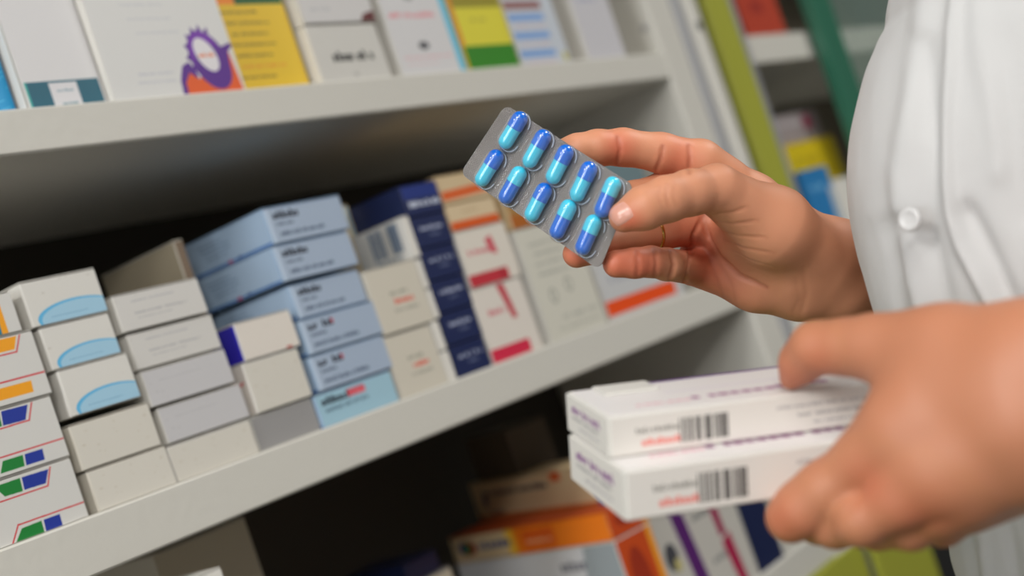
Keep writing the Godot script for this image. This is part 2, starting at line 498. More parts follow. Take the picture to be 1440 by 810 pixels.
	p.poly([0.22, 0, 0.36, 0, 0.46, 1, 0.32, 1], rgb(86, 30, 105)).poly([0.66, 0.0, 0.76, 0.0, 0.78, 0.5, 0.70, 0.5], rgb(150, 30, 75)).poly([0.70, 0.55, 0.82, 0.5, 0.86, 1, 0.76, 1], rgb(165, 25, 70)).oval(0.12, 0.42, 0.07, 0.12, rgb(70, 70, 76)).oval(0.16, 0.5, 0.04, 0.06, rgb(190, 180, 120)).word(0.46, 0.2, 0.18, 0.06, rgb(120, 120, 120)).word(0.5, 0.62, 0.2, 0.06, rgb(130, 130, 130))
	M.m1 = p.tex()
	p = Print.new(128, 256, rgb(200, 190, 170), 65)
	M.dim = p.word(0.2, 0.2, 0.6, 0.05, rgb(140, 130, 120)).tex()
	# next bay
	p = Print.new(256, 96, rgb(212, 186, 20), 66)
	M.n1 = p.word(0.2, 0.3, 0.4, 0.2, rgb(175, 150, 20)).tex()
	p = Print.new(128, 160, rgb(40, 120, 178), 67)
	M.n2 = p.word(0.2, 0.2, 0.5, 0.1, rgb(110, 170, 210)).rect(0.8, 0.3, 0.2, 0.7, rgb(175, 185, 192)).tex()
	p = Print.new(256, 96, rgb(150, 140, 140), 68)
	M.n3 = p.rect(0.7, 0.1, 0.16, 0.5, rgb(160, 60, 90)).word(0.1, 0.2, 0.5, 0.2, rgb(180, 172, 175)).tex()
	p = Print.new(128, 96, rgb(176, 62, 40), 69)
	M.n4 = p.rect(0.3, 0.2, 0.3, 0.3, rgb(150, 45, 35)).tex()
	# held cartons
	p = Print.new(1024, 160, rgb(222, 217, 210), 70)
	p.word(0.09, 0.34, 0.16, 0.14, rgb(135, 132, 126)).word(0.11, 0.64, 0.13, 0.18, rgb(232, 132, 122), 0.95).bars(0.25, 0.22, 0.19, 0.66, rgb(26, 26, 26), 26).word(0.62, 0.24, 0.34, 0.1, rgb(165, 160, 160)).word(0.70, 0.5, 0.28, 0.1, rgb(165, 160, 160)).word(0.76, 0.74, 0.22, 0.08, rgb(172, 168, 168))
	M.hf = p.tex(0.4)
	p = Print.new(1024, 512, rgb(228, 224, 222), 71)
	p.rect(0.18, 0.0, 0.82, 0.06, rgb(92, 58, 128)).word(0.35, 0.66, 0.5, 0.12, rgb(146, 82, 132), 0.9).word(0.12, 0.72, 0.2, 0.08, rgb(225, 165, 180)).rect(0.3, 0.44, 0.6, 0.02, rgb(214, 202, 220))
	M.ht = p.tex(0.4)
	p = Print.new(256, 96, rgb(222, 218, 212), 72)
	M.he = p.word(0.14, 0.22, 0.66, 0.2, rgb(132, 72, 140), 0.9).word(0.14, 0.5, 0.62, 0.1, rgb(150, 148, 150)).word(0.3, 0.72, 0.5, 0.08, rgb(165, 160, 165)).tex(0.4)

func materials() -> void:
	M.card = mat(rgb(212, 209, 202), 0.55)
	M.cream = mat(rgb(205, 199, 186), 0.55)
	M.greycard = mat(rgb(150, 148, 148), 0.55)
	M.bluecard = mat(rgb(150, 176, 204), 0.5)
	M.navycard = mat(rgb(22, 32, 70), 0.45)
	M.inkblue = mat(rgb(40, 30, 165), 0.5)
	M.orangecard = mat(rgb(190, 75, 20), 0.5)
	M.yellowcard = mat(rgb(225, 190, 45), 0.5)
	M.bluebox = mat(rgb(35, 120, 180), 0.5)
	M.redcard = mat(rgb(170, 60, 42), 0.5)
	M.beige = mat(rgb(205, 180, 140), 0.55)
	M.umber = mat(rgb(84, 72, 58), 0.6)
	M.gap_shade = mat(rgb(120, 100, 80), 0.6)  # dark carton front, painting in the shaded gap by the pale blue stack
	M.shelf = mat(rgb(206, 203, 194), 0.45)
	M.shelf.normal_enabled = true
	M.shelf.normal_texture = noise_tex(0.05, 5, true, 1.0)
	M.shelf.normal_scale = 0.25
	M.shelf.uv1_triplanar = true
	M.shelf.uv1_scale = Vector3(6, 6, 6)
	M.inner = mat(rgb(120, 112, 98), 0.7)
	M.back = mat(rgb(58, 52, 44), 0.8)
	M.alu = mat(rgb(190, 190, 192), 0.35, 0.5)
	M.dark = mat(rgb(40, 40, 40), 0.5)
	M.green = mat(rgb(160, 162, 58), 0.5)
	M.stile = mat(rgb(52, 108, 86), 0.25)
	M.wall = mat(rgb(84, 84, 82), 0.8)
	M.ceiling = mat(rgb(214, 212, 206), 0.8)
	M.floor = mat(rgb(58, 56, 53), 0.4)
	M.glass = mat(Color(0.75, 0.88, 0.82, 0.12), 0.05)
	M.glass.transparency = BaseMaterial3D.TRANSPARENCY_ALPHA
	M.clear = mat(Color(0.95, 0.97, 1.0, 0.05), 0.11)
	M.clear.metallic_specular = 0.5
	M.clear.transparency = BaseMaterial3D.TRANSPARENCY_ALPHA
	M.rim = mat(Color(0.86, 0.9, 0.96, 0.42), 0.3)  # plastic rim, whitened to paint in the light outline of each bubble
	M.rim.transparency = BaseMaterial3D.TRANSPARENCY_ALPHA
	M.foil = mat(rgb(146, 138, 132), 0.38, 0.55)
	var knurl := Image.create(64, 64, false, Image.FORMAT_RGB8)
	for y in 64:
		for x in 64:
			var v := 0.5 + 0.25 * sin(TAU * (x + y) / 8.0) + 0.25 * sin(TAU * (x - y) / 8.0)
			knurl.set_pixel(x, y, Color(v, v, v))
	M.foil.heightmap_enabled = true
	M.foil.heightmap_texture = ImageTexture.create_from_image(knurl)
	M.foil.heightmap_scale = 0.04
	M.foil.uv1_scale = Vector3(12, 6, 1)
	M.capblue = mat(rgb(0, 106, 216), 0.25)
	M.capcyan = mat(rgb(66, 206, 236), 0.25)
	for k in ["capblue", "capcyan"]:
		M[k].metallic_specular = 0.5
		M[k].roughness = 0.3
		M[k].clearcoat_enabled = true
		M[k].clearcoat = 1.0
		M[k].clearcoat_roughness = 0.16
	M.gold = mat(rgb(212, 170, 95), 0.25, 1.0)
	M.skin = mat(Color.WHITE, 0.52)
	M.skin.vertex_color_use_as_albedo = true
	M.skin.subsurf_scatter_enabled = true
	M.skin.subsurf_scatter_strength = 0.06
	M.skin.normal_enabled = true
	M.skin.normal_texture = noise_tex(0.09, 9, true, 3.0)
	M.skin.normal_scale = 0.22
	M.skin.uv1_triplanar = true
	M.skin.uv1_scale = Vector3(42, 42, 42)
	M.nail = mat(rgb(214, 156, 138), 0.28)
	M.coat = mat(rgb(200, 199, 198), 0.9)
	M.coat.rim_enabled = true
	M.coat.rim = 0.4
	M.coat.normal_enabled = true
	M.coat.normal_texture = noise_tex(0.35, 12, true, 3.0)
	M.coat.normal_scale = 0.5
	M.coat.uv1_triplanar = true
	M.coat.uv1_scale = Vector3(40, 40, 40)
	M.button = mat(rgb(206, 205, 204), 0.3)
	M.daylit = mat(Color(0.9, 0.9, 0.9), 0.5)
	M.daylit.emission_enabled = true
	M.daylit.emission = Color(0.95, 0.98, 1.0)
	M.daylit.emission_energy_multiplier = 1.5
	M.lamp = mat(Color(0.9, 0.9, 0.9), 0.5)
	M.lamp.emission_enabled = true
	M.lamp.emission = Color(1.0, 0.98, 0.95)
	M.lamp.emission_energy_multiplier = 2.0


# ---------------------------------------------------------------- cartons
# x, y: left bottom corner of the front; opts: z, yaw, left, top, flap ("front" or "left"), tilt, gap
func carton(label: String, group: String, x: float, y: float, w: float, h: float, d: float, front: Material, card: Material, opts := {}) -> Node3D:
	var yaw: float = opts.get("yaw", 0.0)
	var z: float = opts.get("z", ZF)
	var xf: Transform3D = opts.get("xf", Transform3D())
	if not opts.has("xf"):
		var b := Basis(Vector3.UP, deg_to_rad(yaw))
		xf = Transform3D(b, Vector3(x, y, z) + b * Vector3(w / 2.0, 0, 0))
	var o := thing(opts.get("called", "medicine_carton"), label, "box", xf, group)
	var mats := {"a": card}
	var faces := []
	for k in ["left", "top"]:
		if opts.has(k):
			mats[k] = opts[k]
			faces.append(k)
	var flap: String = opts.get("flap", "front")
	var mb := MB.new()
	var t := 0.0007
	if flap == "front":
		bevel_box(mb, Vector3(-w / 2, 0, -d), Vector3(w / 2, h - 0.0011, -t), 0.0004, faces)
		part("carton_body", mb.mesh(mats), o)
		var l := MB.new()
		bevel_box(l, Vector3(-w / 2, h - 0.0005, -d), Vector3(w / 2, h, -t * 0.5), 0.00015)
		part("lid", l.mesh({"a": card}), o)
		var gap: float = opts.get("gap", 0.0)
		var e := MB.new()
		bevel_box(e, Vector3(-w / 2 + 0.0003, -h + 0.0003, 0), Vector3(w / 2 - 0.0003, -0.0013 - gap, t), 0.00025, ["front"])
		var f := part("end_flap", e.mesh({"a": card, "front": front}), o)
		f.position = Vector3(0, h, -t)
		f.rotation.x = -deg_to_rad(opts.get("tilt", rng.randf_range(0.0, 0.9)))
	else:
		mats["front"] = front
		faces.append("front")
		bevel_box(mb, Vector3(-w / 2 + t, 0, -d), Vector3(w / 2, h, 0), 0.0009, faces)
		part("carton_body", mb.mesh(mats), o)
		var e := MB.new()
		bevel_box(e, Vector3(-w / 2, 0.0004, -d + 0.0004), Vector3(-w / 2 + t, h - 0.0004, -0.0006), 0.0002, ["left"])
		part("end_flap", e.mesh({"a": card, "left": opts["end"]}), o)
	return o


func shelf_goods() -> void:
	var g := "cartons stacked at the left end of the middle shelf"
	carton("white carton with green and blue blocks, bottom of the far left stack", g, -0.0125, MID, 0.078, 0.0398, 0.10, M.a1, M.card)
	carton("white carton with green and blue blocks, second from the bottom of the far left stack", g, -0.0125, 1.1402, 0.0785, 0.0408, 0.10, M.a2, M.card)
	carton("white carton with orange blocks and red lines in the far left stack", g, -0.0115, 1.1815, 0.0795, 0.0428, 0.10, M.a3, M.card)
	carton("teal, orange and white carton on top of the far left stack", g, -0.0155, 1.2247, 0.0775, 0.0268, 0.10, M.a4, M.card)
	g = "off-white cartons in the second stack from the left"
	carton("plain off-white carton at the bottom of the second stack, under another plain one", g, 0.0735, MID, 0.0625, 0.0275, 0.09, M.plain, M.cream, {"tilt": 1.4})
	carton("plain off-white carton just under the blue-oval cartons", g, 0.0715, 1.1281, 0.0625, 0.0306, 0.09, M.plain, M.cream, {"tilt": 0.6})
	carton("white carton with blue oval, lowest of the three, dark gap beneath it", g, 0.0755, 1.1630, 0.0540, 0.0315, 0.09, M.b0, M.card, {"tilt": 1.5, "z": -0.003})
	carton("white carton with blue oval, middle one of the three", g, 0.0735, 1.1950, 0.0530, 0.0290, 0.09, M.b1, M.card, {"tilt": 1.2})
	carton("white carton with blue oval on top of the second stack", g, 0.0700, 1.2245, 0.0572, 0.0308, 0.09, M.b2, M.card, {"tilt": 0.8})
	g = "plain white cartons in the third stack from the left"
	var cx := [0.1370, 0.1400, 0.1360, 0.1355, 0.1330]
	var cl := ["plain cream carton at the bottom of the third stack", "pale grey carton second from the bottom of the third stack", "pale grey carton in the middle of the third stack", "white carton with faint text, second from the top of the third stack", "white carton with faint text on top of the third stack"]
	var cm := [M.plain, M.c2, M.c2, M.c1, M.c1]
	for k in 5:
		carton(cl[k], g, cx[k], MID + 0.0268 * k, 0.0740, 0.0258 if k < 4 else 0.0265, 0.09, cm[k], M.card, {"tilt": [0.4, 1.2, 1.6, 1.2, 1.8][k], "z": ZF - 0.001 * (k % 2)})
	carton("shaded beige carton standing behind the third stack", "", 0.2455, MID, 0.0090, 0.1735, 0.10, M.gap_shade, M.cream, {"z": -0.064, "left": M.c6})
	g = "cartons in the short stack beside the pale blue cartons"
	carton("carton at the bottom of the short stack, shade painted into its front", g, 0.2135, MID, 0.0620, 0.0262, 0.055, M.shadefront, M.card, {"z": -0.006})
	carton("off-white carton in the middle of the short stack", g, 0.2215, 1.1266, 0.0550, 0.0385, 0.055, M.plain, M.card, {"left": M.d2side, "tilt": 0.2})
	carton("white carton with a deep blue end on top of the short stack", g, 0.2255, 1.1655, 0.0555, 0.0292, 0.055, M.d3, M.card, {"left": M.inkblue, "tilt": 1.0})
	g = "pale blue cartons stacked on the middle shelf"
	var e := [[0.2770, 0.0860, MID, 0.0262, M.e2], [0.2835, 0.0845, 1.1272, 0.0280, M.e1], [0.2855, 0.0845, 1.1560, 0.0280, M.e1], [0.2895, 0.0775, 1.1848, 0.0272, M.e0], [0.2845, 0.0840, 1.2150, 0.0290, M.e0], [0.2875, 0.0845, 1.2450, 0.0292, M.e0]]
	var el := ["pale turquoise-blue carton with black and red name at the bottom of its stack", "pale blue carton second from the bottom of its stack", "pale blue carton third from the bottom of its stack", "pale blue carton third from the top, half hidden by the blue-ended white carton", "pale blue carton second from the top, red dot on its lower side edge", "pale blue carton on top of its stack with long side showing"]
	for k in 6:
		carton(el[k], g, e[k][0], e[k][2], e[k][1], e[k][3], 0.105, e[k][4], M.bluecard, {"left": M.eside, "tilt": [0.2, 1.2, 1.2, 1.4, 1.6, 1.0][k], "z": ZF - [0.0, 0.0, 0.0, 0.002, 0.0, 0.0][k]})
	g = "cream cartons with red print"
	carton("cream carton with red name standing on the shelf beside the pale blue stack", g, 0.3660, MID, 0.0590, 0.0520, 0.05, M.f1, M.cream, {"tilt": 1.0})
	carton("cream carton with red name on top of its twin", g, 0.3695, 1.1530, 0.0640, 0.0555, 0.05, M.f0, M.cream, {"tilt": 1.0})
	g = "narrow white cartons beside the navy stack"
	var fx := [0.4255, 0.4265, 0.4340, 0.4340]
	var fw := [0.0110, 0.0110, 0.0068, 0.0080]
	var fl := ["narrow white carton at the shelf, between cream and navy cartons", "second narrow white carton from the shelf beside the navy stack", "third narrow white carton from the shelf beside the navy stack", "narrow white carton right under the barcode carton"]
	for k in 4:
		carton(fl[k], g, fx[k], MID + 0.0271 * k, fw[k], 0.0266, 0.06, M.fend, M.card, {"z": -0.003 - 0.001 * (k % 2)})
	carton("white carton with a blue barcode on its side, on top of the narrow ones", "", 0.4346, 1.2090, 0.0094, 0.0370, 0.062, M.fend, M.card, {"left": M.fbar})
	carton("tall beige carton with pale blue edge behind the barcode carton", "", 0.4332, MID, 0.0110, 0.1765, 0.045, M.beigeblue, M.beige, {"z": -0.068})
	g = "navy blue cartons stacked on the middle shelf"
	var hl := ["navy blue carton at the bottom of the navy stack", "navy blue carton second from the bottom of the navy stack", "navy blue carton third from the bottom of the navy stack", "navy blue carton third from the top of the navy stack", "navy blue carton second from the top of the navy stack", "brighter navy carton with bold white print on top of the navy stack"]
	for k in 6:
		carton(hl[k], g, 0.4385 + 0.0013 * k, MID + 0.0287 * k, 0.0480, 0.0285, 0.09, M.htop if k == 5 else M["h%d" % (k % 3)], M.navycard, {"tilt": 0.3})
	carton("white carton with crimson band standing on the shelf beside the navy stack", "white cartons with red bands", 0.4890, MID, 0.0750, 0.0690, 0.09, M.i1, M.card)
	carton("white carton with dark red band resting on the crimson-banded carton", "white cartons with red bands", 0.4935, 1.1693, 0.0740, 0.0530, 0.09, M.i2, M.card)
	carton("beige carton with an orange band along its lower edge", "beige cartons with orange bands", 0.4940, 1.2226, 0.0700, 0.0250, 0.09, M.i3, M.beige)
	carton("beige carton with an orange stripe on top of its stack", "beige cartons with orange bands", 0.4950, 1.2479, 0.0690, 0.0265, 0.09, M.i4, M.beige)
	carton("large white carton with grey text below the blister pack", "", 0.5760, MID, 0.0960, 0.1110, 0.09, M.j1, M.card)
	carton("brown and orange carton lying on the large white carton behind the blister pack", "", 0.5780, 1.2113, 0.0950, 0.0450, 0.09, M.j3, M.beige)
	carton("white carton with a bright orange band below the hand", "", 0.6790, MID, 0.1500, 0.1620, 0.09, M.j2, M.card)
	# upper shelf
	g = ""
	carton("bright blue carton with fine white lines at the far left of the upper shelf", g, 0.0300, UP_, 0.0895, 0.150, 0.10, M.k1, M.bluebox, {"z": -0.020})
	carton("white carton with a teal band on the upper shelf", g, 0.1225, UP_, 0.0640, 0.160, 0.10, M.k2, M.card, {"z": -0.012})
	carton("large white carton with a purple and orange emblem", g, 0.1875, UP_, 0.1245, 0.160, 0.10, M.k3, M.card, {"tilt": 0.1})
	carton("yellow carton with grey text on the upper shelf", g, 0.3165, UP_, 0.0760, 0.150, 0.10, M.k4, M.yellowcard, {"z": -0.014, "tilt": 0.1})
	carton("white carton with bold black name on the upper shelf", "white cartons piled on the upper shelf", 0.3975, UP_, 0.0860, 0.0515, 0.10, M.k5, M.card, {"tilt": 0.2})
	carton("white carton with a dark red corner on the black-named carton", "white cartons piled on the upper shelf", 0.3985, 1.4203, 0.0880, 0.0500, 0.10, M.k5b, M.card, {"tilt": 1.4})
	carton("white carton with pink lines and a cyan edge", g, 0.4985, UP_, 0.0925, 0.150, 0.10, M.k6, M.card, {"tilt": 0.1})
	carton("yellow carton with a green foot on the upper shelf", g, 0.5955, UP_, 0.0800, 0.130, 0.10, M.k7, M.yellowcard, {"tilt": 0.1})
	carton("pale carton with blue lines on the upper shelf", g, 0.6790, UP_, 0.0860, 0.120, 0.10, M.k8, M.card, {"tilt": 0.1})
	carton("grey-white carton nearest the cabinet side on the upper shelf", g, 0.8000, UP_, 0.0740, 0.120, 0.10, M.k9, M.card, {"tilt": 0.1})
	# lower shelf
	carton("orange and beige carton lying on the lower shelf stack", g, 0.5713, 0.9100, 0.0520, 0.0282, 0.235, M.l1end, M.orangecard, {"yaw": -8.0, "left": M.l1})
	carton("white carton with a violet label under the orange and beige carton", g, 0.5700, LOW, 0.0520, 0.1118, 0.235, M.l1end, M.card, {"yaw": -8.0, "left": M.l0})
	carton("beige carton with dark print on top of the orange carton", g, 0.6010, 0.9384, 0.0450, 0.0405, 0.230, M.l1end, M.beige, {"yaw": -16.0, "z": -0.020, "left": M.l2})
	carton("dark brown carton at the back of the lower shelf", g, 0.6450, 0.9792, 0.0520, 0.0480, 0.080, M.umber, M.umber, {"z": -0.150, "yaw": -16.0})
	carton("white carton with purple and magenta strokes on the lower shelf", g, 0.6290, LOW, 0.1580, 0.1180, 0.09, M.m1, M.card)
	carton("dark navy carton beside the purple-stroked carton on the lower shelf", g, 0.7900, LOW, 0.0560, 0.0850, 0.09, M.navycard, M.navycard)
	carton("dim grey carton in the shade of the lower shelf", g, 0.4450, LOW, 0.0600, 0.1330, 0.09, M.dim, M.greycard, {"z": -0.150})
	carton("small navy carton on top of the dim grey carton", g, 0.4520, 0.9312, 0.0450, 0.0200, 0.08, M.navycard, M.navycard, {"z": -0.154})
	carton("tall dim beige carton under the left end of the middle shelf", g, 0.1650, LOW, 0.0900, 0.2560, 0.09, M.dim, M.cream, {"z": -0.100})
	carton("white carton whose corner just shows at the bottom edge", g, 0.1240, LOW, 0.0240, 0.2390, 0.06, M.fend, M.card)
	# next bay
	carton("yellow carton in the neighbouring bay", "", 1.2050, 1.1750, 0.1750, 0.0620, 0.10, M.n1, M.yellowcard, {"z": -0.03})
	carton("blue carton in the neighbouring bay", "", 1.1850, MID, 0.0850, 0.0960, 0.04, M.n2, M.bluebox, {"z": -0.004})
	carton("white carton under the yellow one in the neighbouring bay", "", 1.2750, MID, 0.0900, 0.0745, 0.14, M.fend, M.card, {"z": -0.008})
	carton("grey carton lying on the yellow one in the neighbouring bay", "", 1.2150, 1.2375, 0.1600, 0.0420, 0.10, M.n3, M.greycard, {"z": -0.040})
	carton("red carton on the shelf of the neighbouring bay", "", 1.1760, 1.3810, 0.1150, 0.0600, 0.09, M.n4, M.redcard)


# ---------------------------------------------------------------- cabinet
func cabinet() -> void:
	var o := thing("shelf_unit", "white open shelf unit full of medicine cartons", "shelf")
	var x0 := -0.90
	var x1 := 0.9450
	for s in [["shelf", MID, 0.0360], ["shelf", UP_, 0.0310], ["shelf", LOW, 0.0360], ["shelf", 1.680, 0.031], ["shelf", 0.45, 0.036], ["shelf", 2.0, 0.031]]:
		slab(s[0], Vector3(x0, s[1] - s[2], -0.30), Vector3(x1, s[1], 0.0), M.shelf, o, 0.0015)
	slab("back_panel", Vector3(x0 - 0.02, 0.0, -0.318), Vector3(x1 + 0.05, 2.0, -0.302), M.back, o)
	slab("side_panel", Vector3(x0 - 0.02, 0.0, -0.301), Vector3(x0, 2.0, 0.0), M.shelf, o)
	var sp := slab("side_panel", Vector3(x1, 0.0, -0.301), Vector3(1.0, 2.0, 0.001), M.shelf, o, 0.003)
	tag(sp, "right side panel with screw holes")
	slab("plinth", Vector3(x0, 0.0, -0.02), Vector3(1.0004, LOW - 0.0365, 0.006), M.green, o)
	slab("plinth", Vector3(1.0005, 0.0, 0.011), Vector3(1.142, LOW - 0.0365, 0.020), M.green, o)
	slab("edge_profile", Vector3(1.001, 0.0, -0.03), Vector3(1.018, 2.0, 0.006), M.alu, o, 0.004)
	slab("edge_profile", Vector3(1.020, 0.0, -0.03), Vector3(1.050, 2.0, 0.010), M.shelf, o, 0.006)
	slab("hinge_gap", Vector3(1.0505, 0.0, -0.30), Vector3(1.076, 2.0, -0.012), M.dark, o)
	for p in [Vector3(1.033, 1.394, 0.010), Vector3(1.010, 0.99, 0.006)]:
		var mb := MB.new()
		lathe(mb, [Vector2(0.0001, 0.002), Vector2(0.0045, 0.002), Vector2(0.006, 0.0)], 20, Transform3D(Basis(Vector3.RIGHT, PI / 2), p))
		part("screw", mb.mesh({"a": M.dark}), o)
	for p in [Vector2(1.4025, -0.012), Vector2(1.292, -0.06), Vector2(1.18, -0.06)]:
		var mb := MB.new()
		lathe(mb, [Vector2(0.0001, 0.0008), Vector2(0.003, 0.0008), Vector2(0.0042, 0.0)], 20, Transform3D(Basis(Vector3.BACK, PI / 2), Vector3(x1, p.x, p.y)))
		part("screw_cap", mb.mesh({"a": M.greycard}), o)

	var gp := slab("cabinet_post", Vector3(1.0770, 0.0, -0.30), Vector3(1.1420, 2.1, 0.004), M.green, self, 0.003)
	tag(gp, "olive green upright post between the two shelf bays", "post")
	var n := thing("neighbouring_bay", "white shelf bay beyond the green post", "shelf")
	slab("side_panel", Vector3(1.1425, 0.0, -0.30), Vector3(1.1620, 2.1, 0.0), M.alu, n)
	slab("shelf", Vector3(1.1625, 1.3430, -0.30), Vector3(2.30, 1.3805, 0.0), M.shelf, n)
	slab("shelf", Vector3(1.1625, 1.0640, -0.30), Vector3(2.30, MID, 0.0), M.shelf, n)
	slab("shelf", Vector3(1.1625, 0.7600, -0.30), Vector3(2.30, LOW, 0.0), M.shelf, n)
	slab("shelf", Vector3(1.1625, 1.6500, -0.30), Vector3(2.30, 1.68, 0.0), M.shelf, n)
	slab("shelf", Vector3(1.1625, 2.07, -0.30), Vector3(2.30, 2.10, 0.0), M.shelf, n)
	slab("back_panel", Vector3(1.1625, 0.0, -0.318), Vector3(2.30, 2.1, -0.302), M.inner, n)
	slab("plinth", Vector3(1.1625, 0.0, -0.03), Vector3(2.30, 0.757, -0.01), M.dark, n)
	var gd := thing("glass_door", "glass sliding door with a dark teal edge in front of the next bay", "door")
	slab("stile", Vector3(1.3380, 0.80, 0.006), Vector3(1.4020, 2.05, 0.024), M.stile, gd, 0.002)
	slab("stile", Vector3(2.2300, 0.80, 0.006), Vector3(2.2900, 2.05, 0.024), M.stile, gd, 0.002)
	slab("pane", Vector3(1.4025, 0.80, 0.011), Vector3(2.2295, 2.05, 0.017), M.glass, gd, 0.0005)
	slab("rail", Vector3(1.338, 0.7990, 0.002), Vector3(2.29, 0.8000, 0.028), M.alu, gd, 0.0002)


func room() -> void:
	struct("floor", Vector3(-4.6, -0.10, -0.5), Vector3(3.8, 0.0, 3.2), M.floor)
	struct("ceiling", Vector3(-4.6, 2.6, -0.5), Vector3(3.8, 2.7, 3.2), M.ceiling)
	struct("wall_back", Vector3(-4.6, 0.0, -0.5), Vector3(3.8, 2.6, -0.36), M.wall)
	struct("wall_front", Vector3(-4.6, 0.0, 3.1), Vector3(3.8, 2.6, 3.2), M.wall)
	struct("wall_left", Vector3(-4.6, 0.0, -0.36), Vector3(-4.5, 1.05, 3.1), M.wall)
	struct("wall_left", Vector3(-4.6, 2.25, -0.36), Vector3(-4.5, 2.6, 3.1), M.wall)
	struct("wall_left", Vector3(-4.6, 1.05, -0.36), Vector3(-4.5, 2.25, 0.0), M.wall)
	struct("wall_left", Vector3(-4.6, 1.05, 0.9), Vector3(-4.5, 2.25, 3.1), M.wall)
	# a frosted shop window at the end of the aisle, bright with daylight
	struct("window_1", Vector3(-4.56, 1.05, 0.0), Vector3(-4.53, 2.25, 0.9), M.daylit)
	var l := AreaLight3D.new()
	l.name = "window_daylight"
	l.area_size = Vector2(0.9, 1.2)
	l.light_energy = WINDOW
	l.light_color = Color(0.95, 0.98, 1.0)
	l.shadow_enabled = true
	l.set("area_range", 12.0)
	l.transform = Transform3D(Basis(Vector3.UP, -PI / 2), Vector3(-4.52, 1.65, 0.45))
	add_child(l)
	struct("wall_right", Vector3(3.7, 0.0, -0.36), Vector3(3.8, 2.6, 3.1), M.wall)

func ceiling_light(x: float, z: float, power: float, label: String) -> void:
	var o := thing("ceiling_light", label, "light", Transform3D(Basis(), Vector3(x, 2.6, z)), "ceiling light panels")
	slab("frame", Vector3(-0.62, -0.04, -0.32), Vector3(0.62, 0.0, 0.32), M.alu, o)
	slab("diffuser", Vector3(-0.6, -0.045, -0.3), Vector3(0.6, -0.0402, 0.3), M.lamp, o)
	var l := AreaLight3D.new()
	l.name = "lamp_glow"
	l.area_size = Vector2(1.2, 0.6)
	l.light_energy = LAMP * power
	l.light_color = Color(1.0, 0.995, 0.985)
	l.shadow_enabled = true
	l.set("area_range", 9.0)
	l.rotation.x = -PI / 2
	l.position.y = -0.05
	o.add_child(l)


# ---------------------------------------------------------------- blister pack
var PK: Array

func pack_point(s: float, t: float, lift := 0.0) -> Vector3:   # s along the pack, t across it from its upper edge
	var p: Vector3 = PK[0].lerp(PK[1], s).lerp(PK[3].lerp(PK[2], s), t)
	return p + PK[4] * lift

